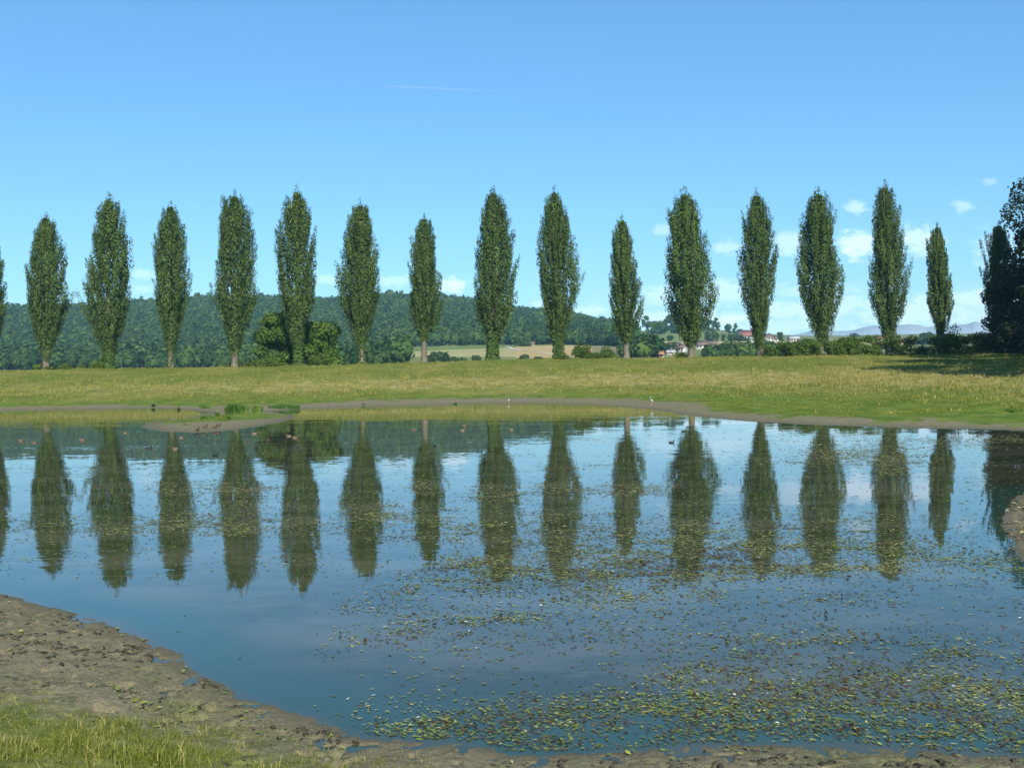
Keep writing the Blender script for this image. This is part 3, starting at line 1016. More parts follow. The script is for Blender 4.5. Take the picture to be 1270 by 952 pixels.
# single trees on the far slopes: (px of the foot, depth, width px, height px, label)
FAR = [
    (801, 1240, 11, 21, 'round dark tree at the left end of the far skyline trees'),
    (812, 1255, 12, 14, 'smaller tree right of the leftmost far skyline tree'),
    (831, 1290, 16, 19, 'broad far tree left of the widest poplar, on the skyline'),
    (842, 1290, 12, 13, 'far skyline tree half behind the widest poplar left edge'),
    (808, 1080, 18, 18, 'dark tree on the far meadow, below the leftmost skyline tree'),
    (822, 1120, 17, 16, 'dark tree in the middle of the far meadow clump'),
    (838, 1130, 18, 15, 'dark tree at the right end of the far meadow clump'),
    (872, 1290, 15, 16, 'far skyline tree just right of the widest poplar'),
    (880, 1260, 13, 14, 'low far tree in front of the skyline tree right of the widest poplar'),
    (888, 1285, 11, 17, 'tall round far skyline tree between two poplars'),
    (903, 1240, 11, 13, 'left tree of the far pair above the red barn'),
    (912, 1240, 9, 16, 'pointed far tree left above the red barn'),
    (919, 1230, 9, 9, 'little far tree touching the red barn roof'),
    (831, 900, 9, 8, 'lone small bush in the middle of the far meadow'),
    (882, 880, 19, 12, 'broad dark tree below the far meadow, left end of the hedgerow'),
    (897, 870, 8, 9, 'narrow tree beside the broad dark hedgerow tree'),
    (908, 865, 14, 10, 'rounded hedgerow tree below the red barn, left one'),
    (920, 860, 14, 10, 'rounded hedgerow tree below the red barn, middle one'),
    (932, 860, 14, 9, 'rounded hedgerow tree below the red barn, right one'),
    (836, 600, 9, 14, 'slim tree behind the roofs of the village, left of widest poplar'),
    (829, 620, 9, 11, 'round tree behind the village roofs'),
    (968, 840, 10, 12, 'green tree between the two pale houses on the plateau'),
    (957, 830, 9, 8, 'small tree among the tan roofed houses'),
    (1060, 1300, 12, 5, 'flat far tree clump on the plateau horizon'),
    (1150, 700, 30, 14, 'dome shaped far trees above the shaded hedge, left'),
    (1176, 690, 34, 11, 'dome shaped far trees above the shaded hedge, right'),
    (545, 470, 24, 13, 'dark round field bush right of a narrow bare trunked poplar'),
    (533, 468, 12, 9, 'small field bush touching a narrow poplar trunk'),
    (562, 474, 16, 7, 'low field bush in the pale field, left of the ivied poplar'),
    (590, 476, 14, 9, 'round field bush beside the ivied poplar foot'),
    (575, 478, 10, 6, 'tiny field bush between two rounder field bushes'),
    (650, 474, 16, 9, 'round field bush right of the ivied poplar'),
    (668, 474, 12, 6, 'low field bush between the ivied and the leafy poplar'),
    (649, 745, 18, 5, 'flat bush beside the pale track on the field'),
]
for i, (px, Y, w, h, lab) in enumerate(FAR):
    g = np.random.default_rng(500 + i)
    P = ground_at(px, Y, 0.3)
    H, R = h / F * Y, w / F * Y / 2
    low = h < 10
    root = empty('field_bush' if 'bush' in lab else 'far_tree', P, lab, 'bush' if 'bush' in lab else 'tree', 'scattered trees and bushes on the far slopes')
    link('trunk', trunk_mesh(H * 0.7, max(H * 0.025, .12), g, (0, 0), 3, .2, 1.2, .4), M_DARKBARK, root)
    lf = max(R * 0.24, 0.5)
    lb = broad_lobes(H, R, g, 16, 0.02 if low else 0.12, 0.9)
    V, q, tn = clump_crown(lb, 1500, lf, g, tint_mu=.35, hollow=.35)
    V[:, 2] = np.maximum(V[:, 2], 0)
    link('crown', raw_mesh('crown', V, q, tn), M_FARLEAF, root)


# ------------------------------------------------------------------ village
def box_mesh(x0, x1, y0, y1, z0, z1):
    V = np.array([(x, y, z) for z in (z0, z1) for y in (y0, y1) for x in (x0, x1)], float)
    Fq = np.array([(0, 2, 3, 1), (4, 5, 7, 6), (0, 1, 5, 4), (2, 6, 7, 3), (0, 4, 6, 2), (1, 3, 7, 5)])
    return V, Fq


def house(px, Y, w, hw, hr, label, name='house', roof=M_TILE, wall=M_WALL, depth=9.0, rz=0.0, windows=3, chimney=True, door=True, group='buildings of the far village', sink=0.0):
    """gabled house; w wall width px, hw wall height px, hr roof height px"""
    P = ground_at(px, Y, sink)
    s = Y / F
    Wd, Hw, Hr = w * s, hw * s, hr * s
    root = empty(name, P, label, {'barn': 'barn', 'hut': 'hut'}.get(name, 'house'), group)
    root.rotation_euler = (0, 0, rz)
    a, b = Wd / 2, depth / 2
    V = np.array([(-a, -b, -1.5), (a, -b, -1.5), (a, b, -1.5), (-a, b, -1.5), (-a, -b, Hw), (a, -b, Hw), (a, b, Hw), (-a, b, Hw), (-a, 0, Hw + Hr), (a, 0, Hw + Hr)], float)
    q = np.array([(0, 1, 5, 4), (2, 3, 7, 6)])
    t3 = np.array([(4, 8, 7), (5, 6, 9)])
    q2 = np.array([(3, 0, 4, 7), (1, 2, 6, 5)])
    link('wall', raw_mesh('wall', V, [q, q2, t3]), wall, root)
    # roof: two sloping slabs with overhang, standing just proud of the gables
    o, th = 0.5, 0.25
    k = Hr / b
    parts = []
    for sgn in (-1, 1):
        e = sgn * (b + o)
        ze = Hw - o * k
        R_ = np.array([(-a - o, e, ze + .05), (a + o, e, ze + .05), (a + o, 0, Hw + Hr + .05), (-a - o, 0, Hw + Hr + .05)])
        T_ = R_ + [0, 0, th]
        parts.append((np.vstack([R_, T_]), np.array([(0, 1, 2, 3), (4, 7, 6, 5), (0, 4, 5, 1), (2, 6, 7, 3), (0, 3, 7, 4), (1, 5, 6, 2)])))
    rf = link('roof', raw_mesh('roof', *join(parts)), roof, root)
    if chimney:
        link('chimney', raw_mesh('chimney', *box_mesh(a * .4, a * .4 + .8, -.4 + .8, .4 + .8, Hw + Hr * .5, Hw + Hr + 1.0)), M_TILE, rf)
    for j in range(windows):
        x = -a + Wd * (j + 0.6) / (windows + 0.2)
        link('window', raw_mesh('window', *box_mesh(x - .55, x + .55, -b - .06, -b + .04, Hw * .45, Hw * .45 + 1.3)), M_PANE, root)
    if door:
        link('door', raw_mesh('door', *box_mesh(a - 1.7, a - .7, -b - .06, -b + .04, 0, min(2.1, Hw * .8))), M_WOOD, root)
    return root


house(836, 640, 15, 5, 5, 'brown roofed village house left of the widest poplar, white gable wall', depth=9, rz=.25)
house(847, 625, 8, 5, 4, 'small white walled house touching the left of the widest poplar foot', depth=8, rz=-.5, windows=2)
house(831, 560, 10, 3, 3, 'low grey roofed shed in front of the brown roofed house', name='shed', roof=M_GREYROOF, depth=6, windows=1, chimney=False)
house(820, 470, 4.5, 7, 3, 'tiny white hut with orange roof at the edge of the dyke', name='hut', roof=M_ORANGE, depth=2.2, windows=1, chimney=False, door=True)
house(871, 660, 17, 5, 5, 'long brown roofed farmhouse right of the widest poplar', depth=10, rz=-.12, windows=4)
house(884, 690, 9, 4, 3.5, 'small tan house right of the long farmhouse', depth=7, windows=2)
house(928, 1020, 24, 4, 7, 'long red roofed barn on the slope left of the hedge end poplar', name='barn', roof=M_RED, depth=18, rz=.1, windows=3, chimney=False)
house(935, 800, 10, 4, 2.5, 'white flat farm building below the red barn', roof=M_GREYROOF, depth=8, windows=3, chimney=False)
house(952, 830, 9, 5, 4, 'tan roofed house right of the hedge end poplar', depth=9, rz=.3, windows=2)
house(961, 860, 12, 4, 4, 'brown roofed house on the plateau behind a green tree', depth=9, windows=3)
house(984, 850, 11, 4.5, 3.5, 'white house with grey roof at the right end of the village', roof=M_GREYROOF, depth=9, windows=3)
house(1092, 900, 13, 3, 3.2, 'red roofed far house peeping over the hedge beside the tall right poplar', roof=M_RED, depth=9, windows=2)
house(659, 752, 7, 2.5, 2.5, 'little tan field shed beside the pale track', name='shed', roof=M_TILE, depth=4, windows=0, chimney=False)


# track over the fields
def strip(pts, w, name, m, lift=0.12):
    P = []
    for (px, Y) in pts:
        P.append(ground_at(px, Y)[:2])
    P = np.array(P)
    t = np.linspace(0, len(P) - 1, 60)
    P = np.stack([np.interp(t, np.arange(len(P)), P[:, 0]), np.interp(t, np.arange(len(P)), P[:, 1])], -1)
    tg = unit(np.gradient(P, axis=0))
    nn = np.stack([-tg[:, 1], tg[:, 0]], -1) * w / 2
    V = []
    for s in (-1, -.33, .33, 1):
        q = P + nn * s
        V.append(np.column_stack([q, height(q[:, 0], q[:, 1], np.full(len(q), 50.0)) + lift]))
    V = np.stack(V, 1).reshape(-1, 3)
    i = np.arange(59)[:, None] * 4
    j = np.arange(3)[None]
    q = np.stack([i + j, i + j + 1, i + 5 + j, i + 4 + j], -1).reshape(-1, 4)
    tag(link(name, raw_mesh(name, V, q), m), kind='structure')


strip([(628, 748), (634, 715), (645, 672), (662, 630), (690, 590)], 2.4, 'path', M_TRACK)


# far mountains
def mountains():
    g = np.random.default_rng(77)
    px = np.linspace(930, 1420, 200)
    Y0 = 2850.0
    base = 36
    pk = base + 12 * fbm(px / 30.0, px * 0 + 2.0, 5, 3) * sstep(px, 960, 1010) + 5
    pk = pk + np.interp(px, [930, 1000, 1040, 1080, 1130, 1180, 1230, 1420], [-8, -3, 0, 4, 5, 3, 5, 4])
    rows = []
    for k, (dy, f) in enumerate(((0, 0.0), (110, .4), (230, .72), (380, 1.0), (520, .5), (660, 0.0))):
        Y = Y0 + dy
        x = (px - CX) / F * Y + 0
        z = 20 + (3 + pk * Y / F - 20) * f 
        rows.append(np.stack([x, np.full(len(px), Y), z], -1))
    V = np.concatenate(rows)
    n = len(px)
    i = np.arange(5)[:, None] * n
    j = np.arange(n - 1)[None]
    q = np.stack([i + j, i + j + 1, i + n + j + 1, i + n + j], -1).reshape(-1, 4)
    m = solid_mat('hazed mountain rock', (0.28, 0.33, 0.38), (0.34, 0.39, 0.44), 0.003, 0.9)  # pale blue of the distant air is put into the rock colour
    tag(link('mountains', raw_mesh('mountains', V, q, smooth=True), m), kind='structure')


mountains()


# ------------------------------------------------------------------ grasses
def blades(P, H, W, lean, tint, g, seg=2):
    """tapered grass blades rooted at P"""
    n = len(P)
    a = g.random(n) * 6.2832
    side = np.stack([np.cos(a), np.sin(a), np.zeros(n)], -1)
    b = g.random(n) * 6.2832
    dr = np.stack([np.cos(b), np.sin(b), np.zeros(n)], -1) * (lean * g.random(n))[:, None]
    H = np.asarray(H)
    W = np.asarray(W)
    rows = []
    for k in range(seg):
        s = k / seg
        c = P + np.array([0, 0, 1.0]) * (H * s * (1 - 0.18 * s * lean))[:, None] + dr * (H * s * s)[:, None]
        w = (W * (1 - 0.55 * s))[:, None] * side * 0.5
        rows += [c - w, c + w]
    tip = P + np.array([0, 0, 1.0]) * (H * (1 - 0.18 * lean))[:, None] + dr * H[:, None]
    rows.append(tip)
    V = np.stack(rows, 1)
    k = V.shape[1]
    V = V.reshape(-1, 3)
    o = np.arange(n)[:, None] * k
    quads = [o + np.array([[2 * i, 2 * i + 1, 2 * i + 3, 2 * i + 2]]) for i in range(seg - 1)]
    tri = o + np.array([[k - 3, k - 2, k - 1]])
    return V, ([np.concatenate(quads)] if quads else []) + [tri], np.repeat(tint, k)


def bank_grass():
    g = np.random.default_rng(600)
    n = 150000
    # random points on the far bank, denser close to the viewer's eye line
    d = g.uniform(60, 187, n)
    px = g.uniform(-60, 1330, n)
    x = (px - CX) / F * d
    sd = pond_sd(x, d)
    t = sd / np.maximum(sd + CREST - d, 1)
    wob = fbm(x / 5.0, d / 5.0, 91)
    fw_ = np.interp(px, [-300, 0, 150, 260, 330, 600, 800, 900, 1100, 1270], [4, 4.5, 5.5, 3, 6, 8.5, 7, 3.6, 3.6, 4])
    keep = (sd > fw_ * (0.45 + 1.1 * wob)) & (g.random(n) < 0.10 + 1.0 * sstep(fbm(x / 1.5, d / 3.0, 95), 0.40, 0.62))
    x, d, t, px, sd, wob = x[keep], d[keep], t[keep], px[keep], sd[keep], wob[keep]
    dry = np.exp(-((t - 0.40) / 0.16) ** 2)
    n = len(x)
    z = height(x, d, sd)
    isdry = g.random(n) < dry * 0.75 * np.interp(px, [0, 300, 1270], [0.45, 0.75, 1.0]) + 0.08 * (t > 0.5)
    for nm, sel, m, lab in (('grass', ~isdry, M_GRASS, 'short green grass on the far bank of the pond'),
                            ('dry_grass', isdry, M_DRY, 'tall pale dry grass in a band along the far bank')):
        xs, ds, zs, ts = x[sel], d[sel], z[sel], t[sel]
        k = 3
        P = np.repeat(np.stack([xs, ds, zs - 0.02], -1), k, 0) + g.normal(0, 0.10, (len(xs) * k, 3)) * [1, 1, 0]
        hh = (np.where(sel[sel], 0.17, 0.2) if nm == 'grass' else np.full(len(xs), 0.42))
        hh = hh * (0.5 + 0.8 * g.random(len(xs))) * (0.5 + 0.5 * sstep(ts, 0.02, 0.3))
        hh = np.repeat(hh, k)
        tn = np.clip(np.repeat(g.normal(0.5, 0.16, len(xs)) + 1.1 * (fbm(xs / 1.3, ds / 2.2, 93) - 0.5), k) + g.normal(0, .1, len(xs) * k), 0, 0.84 if nm == 'grass' else 1)  # patchy blade tint adds to the painted tussock shadows
        V, q, tt = blades(P, hh, np.full(len(P), 0.07 if nm == 'grass' else 0.06), 0.5, tn, g, 1)
        tag(link(nm, raw_mesh(nm, V, q, tt), m), lab, 'grass', kind='stuff')


bank_grass()


def near_grass():
    g = np.random.default_rng(610)
    n = 230000
    x = g.uniform(-9.5, -0.6, n)
    y = g.uniform(5.5, 12.5, n)
    sd = pond_sd(x, y)
    z = height(x, y, sd)
    px, py, w = project(np.stack([x, y, z], -1))
    line = np.interp(px, [-200, 0, 100, 200, 300, 380, 450], [812, 843, 864, 882, 901, 922, 948])
    wob = fbm(x / 0.5, y / 0.5, 66) - 0.5
    v = (py - line) + wob * 90
    keep = (g.random(n) < sstep(v, -95, 120) ** 1.3 * 0.95 * (0.06 + 1.3 * sstep(fbm(x / .22, y / .22, 68) - 0.5 + wob * .6, -0.16, 0.14))) & (sd > 0.3)
    # sparse sprouts on the mud
    keep |= (g.random(n) < 0.05 * sstep(wob, 0.02, 0.25)) & (sd > 0.4) & (px < 420)
    x, y, z, v = x[keep], y[keep], z[keep], v[keep]
    n = len(x)
    h = (0.015 + 0.068 * g.random(n) ** 1.8) * (0.30 + 0.70 * sstep(v, -20, 95))
    # taller fresh tuft along the lower edge
    tall = np.exp(-((x + 2.6) / 1.1) ** 2) * sstep(9.3 - y, 0, 0.5)
    h = h * (1 + 0.9 * tall)
    tn = np.clip(g.normal(0.42, 0.17, n) + 0.6 * (fbm(x / .6, y / .6, 71) - .5), 0, 0.85)
    straw = g.random(n) < 0.28 * (1 - 0.6 * tall)
    tn[straw] = 0.9 + 0.1 * g.random(straw.sum())
    h[straw] *= 1.35
    V, q, tt = blades(np.stack([x, y, z - 0.01], -1), h, 0.0035 + 0.0045 * g.random(n), 0.85, tn, g, 3)
    o = link('grass', raw_mesh('grass', V, q, tt), M_GRASS)
    tag(o, 'fresh grass with straw stalks in the lower left corner', 'grass', kind='stuff')


near_grass()


# rushes and tussocks on the mud spit and along the far edge
def rush(px, py, wpx, hpx, label, seed, n=260, name='rush_clump', z=0.2, tint=.45, cat='rushes', dark=False):
    g = np.random.default_rng(seed)
    P = onz(px, py, z)
    P[2] = height(P[0:1], P[1:2])[0]
    s = P[1] / F
    root = empty(name, P, label, cat, 'green clumps on the muddy far shore')
    R, H = wpx * s / 2, hpx * s * 1.25
    a = g.random(n) * 6.28
    r = R * 0.75 * np.sqrt(g.random(n))
    Q = np.stack([np.cos(a) * r, np.sin(a) * r * 0.7, np.full(n, -0.05)], -1)
    hh = H * (0.55 + 0.5 * g.random(n)) * (1 - 0.4 * (r / R) ** 2)
    V, q, tt = blades(Q, hh, np.full(n, 0.05 + 0.035 * R), 0.6, np.clip(g.normal(tint, .16, n), 0, 1), g, 3)
    link('leaf', raw_mesh('leaf', V, q, tt), M_DARKLEAF if dark else M_REED, root)['kind'] = 'stuff'
    return root


rush(289, 513, 24, 14, 'dark green rush clump, tallest on the mud spit', 620, 420, tint=.2)
rush(302, 513, 14, 13, 'bright rush clump right of the dark tall one on the mud spit', 621, 240, tint=.75)
rush(319, 512, 17, 12, 'bright yellow green rush clump at the right end of the mud spit', 622, 300, tint=.9)
rush(269, 517, 7, 7, 'small upright green tuft left of the tall rush clump', 623, 110, tint=.5)
rush(284, 520, 6, 5, 'small dark tuft below the tall rush clump', 624, 90, tint=.1)
rush(257, 520, 24, 6, 'low spreading green plants on the left of the mud spit', 625, 260, tint=.6)
rush(229, 525, 10, 3, 'flat green plants at the left tip of the mud spit', 626, 90, tint=.6)
rush(352, 502, 52, 6, 'long low strip of rushes on the bank behind the mud spit', 627, 480, tint=.35, z=.4)
rush(254, 502, 18, 6, 'pale green tuft on the bank left behind the mud spit', 628, 170, tint=.6, z=.4)
rush(190, 499, 5, 5, 'dark tussock on the left far bank, nearer the left edge', 629, 90, name='tussock', cat='tussock', dark=True, z=.5)
rush(222, 501, 4, 4, 'small dark tussock on the left far bank above the mud spit', 630, 70, name='tussock', cat='tussock', dark=True, z=.5)
rush(451, 499, 5, 3, 'small green tuft on the far shore left of the grey bird', 631, 60, name='tussock', cat='tussock', z=.3)
rush(565, 493, 6, 4, 'small dark green tuft on the far bank left of the white bird', 632, 60, name='tussock', cat='tussock', z=.6, tint=.2)
rush(1252, 506, 16, 6, 'green weed tuft on the right far bank', 633, 160, name='tussock', cat='tussock', z=.5, tint=.4)


# ------------------------------------------------------------------ pondweed floating on the water
def weed_density(px, py):
    z = lambda x0, x1, y0, y1, fx, fy: sstep(px, x0 - fx, x0 + fx) * (1 - sstep(px, x1 - fx, x1 + fx)) * sstep(py, y0 - fy, y0 + fy) * (1 - sstep(py, y1 - fy, y1 + fy))
    d = np.full(px.shape, 0.03)
    left = np.interp(py, [640, 720, 760, 800, 860, 900, 930], [640, 500, 410, 390, 470, 430, 440])
    lf = sstep(px, left - 40, left + 60)
    d = d + 0.50 * lf * sstep(py, 680, 735) * (1 - 0.6 * z(430, 760, 800, 862, 60, 20)) * (1 - 0.7 * z(1090, 1400, 700, 805, 80, 30))
    d = d + 0.55 * z(480, 900, 715, 795, 60, 14)
    d = d + 0.50 * z(800, 1400, 790, 925, 70, 30)
    d = d + 0.40 * z(455, 640, 868, 922, 30, 8) + 0.25 * z(640, 840, 870, 925, 30, 10)
    d = d + 0.40 * z(560, 1100, 640, 725, 60, 14)
    d = d + 0.9 * z(190, 335, 597, 612, 25, 4) + 0.75 * z(30, 410, 640, 662, 60, 6) + 0.45 * z(200, 340, 612, 640, 20, 8)
    d = d + 0.6 * z(425, 490, 625, 655, 12, 8) + 0.5 * z(508, 552, 592, 612, 8, 5) + 0.55 * z(585, 650, 602, 622, 15, 5) + 0.35 * z(430, 560, 632, 668, 30, 10)
    d = d + 0.5 * z(665, 760, 575, 582, 10, 3) + 0.35 * z(660, 830, 600, 615, 30, 5)
    d = d + 0.8 * z(1000, 1150, 556, 578, 30, 5) + 0.55 * z(1085, 1130, 566, 590, 8, 5) + 0.5 * z(930, 1110, 566, 575, 40, 3)
    d = d + 0.30 * z(960, 1280, 540, 556, 50, 4) + 0.8 * z(1140, 1290, 543, 549, 30, 2)
    d = d + 0.35 * z(700, 1130, 650, 690, 80, 10) + 0.10 * z(1100, 1400, 640, 700, 40, 8)
    d = d * np.where(px < 390, 1 - 0.9 * sstep(py, 690, 730), 1)
    return d


def make_weed():
    g = np.random.default_rng(700)
    n = 1000000
    px = g.uniform(-60, 1330, n)
    py = np.where(g.random(n) < 0.55, g.uniform(690, 950, n), g.uniform(534, 720, n))
    P = onz(px, py)
    sd = pond_sd(P[:, 0], P[:, 1])
    rr = P[:, 1]
    # patches: streaky and clumped in the world
    c1 = fbm(P[:, 0] / 0.9, P[:, 1] / 0.7, 31, 4)
    c2 = fbm(P[:, 0] / 4.0, P[:, 1] / 3.0, 35, 3)
    c3 = fbm(P[:, 0] / 0.28, P[:, 1] / 0.22, 37, 2)
    clump = sstep(c1 * 0.5 + c2 * 0.25 + c3 * 0.25, 0.43, 0.64)
    dens = weed_density(px, py) * (0.22 + 1.15 * clump)
    pr = np.interp(py, [560, 680, 720, 950], [1.0, 0.62, 0.15, 0.058])
    keep = (sd < -0.06) & (g.random(n) < dens * pr)
    P, rr, px, py = P[keep], rr[keep], px[keep], py[keep]
    n = len(P)
    size = (0.010 + 0.020 * g.random(n) ** 1.3) * np.interp(rr, [8, 14, 25, 60], [1.0, 1.25, 1.9, 3.0])
    kind = g.random(n)
    tilt = np.where(kind < 0.05, g.uniform(0.3, 1.0, n), np.abs(g.normal(0, 0.09, n)))
    tilt = tilt * np.interp(rr, [12, 22], [1.0, 0.15])
    return P, size, tilt, kind, rr, px, g


LEAF_T = np.array([(-1.0, 0, 0), (-0.55, -0.40, .06), (0.15, -0.46, .05), (0.72, -0.27, .05), (1.0, 0, 0.03), (0.72, 0.27, .05), (0.15, 0.46, .05), (-0.55, 0.40, .06)])
LEAF_F = np.array([(0, 1, 2, 3), (0, 3, 4, 5), (0, 5, 6, 7)])


def weed_leaves(P, size, tilt, g):
    n = len(P)
    a = g.random(n) * 6.2832
    ta = g.random(n) * 6.2832
    asp = 0.75 + 0.4 * g.random(n)
    L = LEAF_T[None] * size[:, None, None]
    L = L * np.stack([np.ones(n), asp, g.normal(1, .8, n)], -1)[:, None]
    x = L[..., 0] * np.cos(a)[:, None] - L[..., 1] * np.sin(a)[:, None]
    y = L[..., 0] * np.sin(a)[:, None] + L[..., 1] * np.cos(a)[:, None]
    z = L[..., 2] + (x * np.cos(ta)[:, None] + y * np.sin(ta)[:, None]) * np.sin(tilt)[:, None]
    z = z + 0.006 + np.maximum(0, -z.min(axis=1))[:, None] * 0.85
    V = np.stack([P[:, 0:1] + x, P[:, 1:2] + y, z], -1)
    return V


def weed_mat():
    m, nt = mat('pondweed leaves')
    out = nd(nt, 'ShaderNodeOutputMaterial')
    a = nd(nt, 'ShaderNodeAttribute', attribute_name='tint')
    cr = nd(nt, 'ShaderNodeValToRGB')
    ln(nt, a.outputs['Fac'], cr.inputs[0])
    el = cr.color_ramp.elements
    cols = [(0.0, (0.022, 0.018, 0.012)), (0.12, (0.07, 0.042, 0.022)), (0.28, (0.15, 0.085, 0.045)), (0.40, (0.10, 0.115, 0.022)),
            (0.62, (0.125, 0.170, 0.022)), (0.82, (0.26, 0.265, 0.055)), (0.97, (0.34, 0.30, 0.12)), (1.0, (0.62, 0.60, 0.54))]
    while len(el) < len(cols):
        el.new(0.5)
    for e, (p, c) in zip(el, cols):
        e.position = p
        e.color = rgb(c)
    p = nd(nt, 'ShaderNodeBsdfPrincipled')
    ln(nt, cr.outputs[0], p.inputs['Base Color'])
    p.inputs['Roughness'].default_value = 0.5
    p.inputs['Specular IOR Level'].default_value = 0.15
    ln(nt, p.outputs[0], out.inputs[0])
    return m


M_WEED = weed_mat()


def build_weed():
    P, size, tilt, kind, rr, px, g = make_weed()
    n = len(P)
    patch = fbm(P[:, 0] / 1.1, P[:, 1] / 1.1, 55, 3)
    tn = np.clip(0.37 + 0.75 * (patch - 0.30) + g.normal(0, 0.23, n), 0.04, 0.95)
    tn = np.where(kind < 0.10, 0.02 + 0.12 * g.random(n), tn)
    tn = np.where(kind > 0.9965, 1.0, tn)
    far = sstep(rr, 16, 30)
    tn = np.where(g.random(n) < far * 0.75, np.where(g.random(n) < .4, 0.26, 0.80) + g.normal(0, .05, n), tn)
    tn = np.clip(tn, 0, 1)
    V = weed_leaves(P, size, tilt, g)
    Fq = (LEAF_F[None] + (np.arange(n) * 8)[:, None, None]).reshape(-1, 4)
    o = link('pondweed', raw_mesh('pondweed', V.reshape(-1, 3), Fq, np.repeat(tn, 8)), M_WEED)
    tag(o, 'green and brown pondweed leaves floating on the pond', 'pondweed', kind='stuff')
    print('pondweed leaves', n)


build_weed()


def stranded():
    """leaves left lying on the near mud"""
    g = np.random.default_rng(710)
    n = 60000
    x = np.where(g.random(n) < .7, g.uniform(-9, 6.5, n), g.uniform(8.5, 16, n))
    y = np.where(x < 7, g.uniform(7.0, 15.5, n), g.uniform(15, 28, n))
    sd = pond_sd(x, y)
    z = height(x, y, sd)
    px, py, w = project(np.stack([x, y, z], -1))
    c = fbm(x / .35, y / .35, 81, 3)
    hot = 0.9 * (x > 7.5) * (y > 14) + np.exp(-(((px - 200) / 85) ** 2 + ((py - 872) / 26) ** 2)) * .85 + 0.35 * np.exp(-((px - 640) / 60) ** 2) * (py > 935) \
        + 0.10 * np.exp(-((py - np.interp(px, [0, 400, 1270], [790, 905, 945])) / 40) ** 2) + .05 * (px < 420) + .35 * np.exp(-((px - 1000) / 150) ** 2) * (py < 944)
    keep = (sd > 0.02) & (sd < 4.2) & (g.random(n) < hot * sstep(c, .42, .62) * 1.1)
    P = np.stack([x, y, z], -1)[keep]
    n = len(P)
    V = weed_leaves(P, (0.012 + 0.020 * g.random(n)) * np.where(P[:, 0] > 7.5, 1.7, 1.0), np.abs(g.normal(0, .3, n)), g)
    V[..., 2] += P[:, 2:3] + 0.012
    tn = np.clip(g.normal(.62, .16, n), 0.05, .97)
    tn[g.random(n) < .12] = .06
    rt_ = P[:, 0] > 7.5
    tn = np.where(rt_, np.where(g.random(n) < .5, .93, .25) + g.normal(0, .04, n), tn)
    Fq = (LEAF_F[None] + (np.arange(n) * 8)[:, None, None]).reshape(-1, 4)
    o = link('stranded_pondweed', raw_mesh('stranded_pondweed', V.reshape(-1, 3), Fq, np.repeat(tn, 8)), M_WEED)
    tag(o, 'green pondweed leaves stranded on the near mud', 'pondweed', kind='stuff')


stranded()


def clods():
    g = np.random.default_rng(720)
    V0, F0 = ico(2)
    n = 80000
    x = g.uniform(-9, 6.5, n)
    y = g.uniform(6.8, 16.5, n)
    sd = pond_sd(x, y)
    z = height(x, y, sd)
    px, py, w = project(np.stack([x, y, z], -1))
    c = fbm(x / .5, y / .5, 83, 3)
    band = np.exp(-((py - np.interp(px, [-100, 0, 150, 260, 400, 700, 1270], [765, 790, 800, 860, 905, 944, 946])) / np.interp(px, [0, 250, 500], [40, 34, 12])) ** 2) + 0.10
    keep = (sd > 0.05) & (sd < 3.2) & (g.random(n) < band * sstep(c, .44, .66) * .42)
    P = np.stack([x, y, z], -1)[keep]
    n = len(P)
    Vs = []
    for i in range(n):
        s = 0.004 + 0.022 * g.random() ** 4
        v = V0 * (1 + g.normal(0, .32, (len(V0), 1))) * s * np.array([1.1 + .9 * g.random(), 0.8, 0.40 + .35 * g.random()])
        a = g.random() * 6.28
        v = np.stack([v[:, 0] * math.cos(a) - v[:, 1] * math.sin(a), v[:, 0] * math.sin(a) + v[:, 1] * math.cos(a), v[:, 2]], -1)
        Vs.append(v + P[i] + [0, 0, s * .25])
    Fc = (F0[None] + (np.arange(n) * len(V0))[:, None, None]).reshape(-1, 3)
    o = link('mud_crumbs', raw_mesh('mud_crumbs', np.concatenate(Vs), Fc), M_MUD)
    tag(o, 'dark crumbs of trodden mud along the near shore', 'mud', kind='stuff')


clods()

# ------------------------------------------------------------------ birds
M_DUCKBODY = solid_mat('brown plumage', (0.085, 0.055, 0.035), (0.17, 0.115, 0.078), 25.0, 0.7)
M_DUCKHEAD = solid_mat('dark brown plumage', (0.075, 0.042, 0.026), (0.13, 0.075, 0.045), 25.0, 0.7)
M_PALE = solid_mat('pale plumage', (0.12, 0.09, 0.065), (0.19, 0.145, 0.105), 25.0, 0.7)
M_BLACK = solid_mat('black plumage', (0.012, 0.012, 0.013), (0.03, 0.03, 0.032), 25.0, 0.6)
M_WHITE = solid_mat('white plumage', (0.32, 0.32, 0.31), (0.42, 0.41, 0.40), 25.0, 0.7)
M_GREY = solid_mat('grey plumage', (0.26, 0.27, 0.29), (0.40, 0.41, 0.43), 20.0, 0.7)
M_BILL = solid_mat('grey bill', (0.07, 0.07, 0.06), (0.16, 0.15, 0.12), 20.0, 0.5)
M_YBILL = solid_mat('yellow bill', (0.45, 0.26, 0.05), (0.55, 0.33, 0.08), 20.0, 0.5)


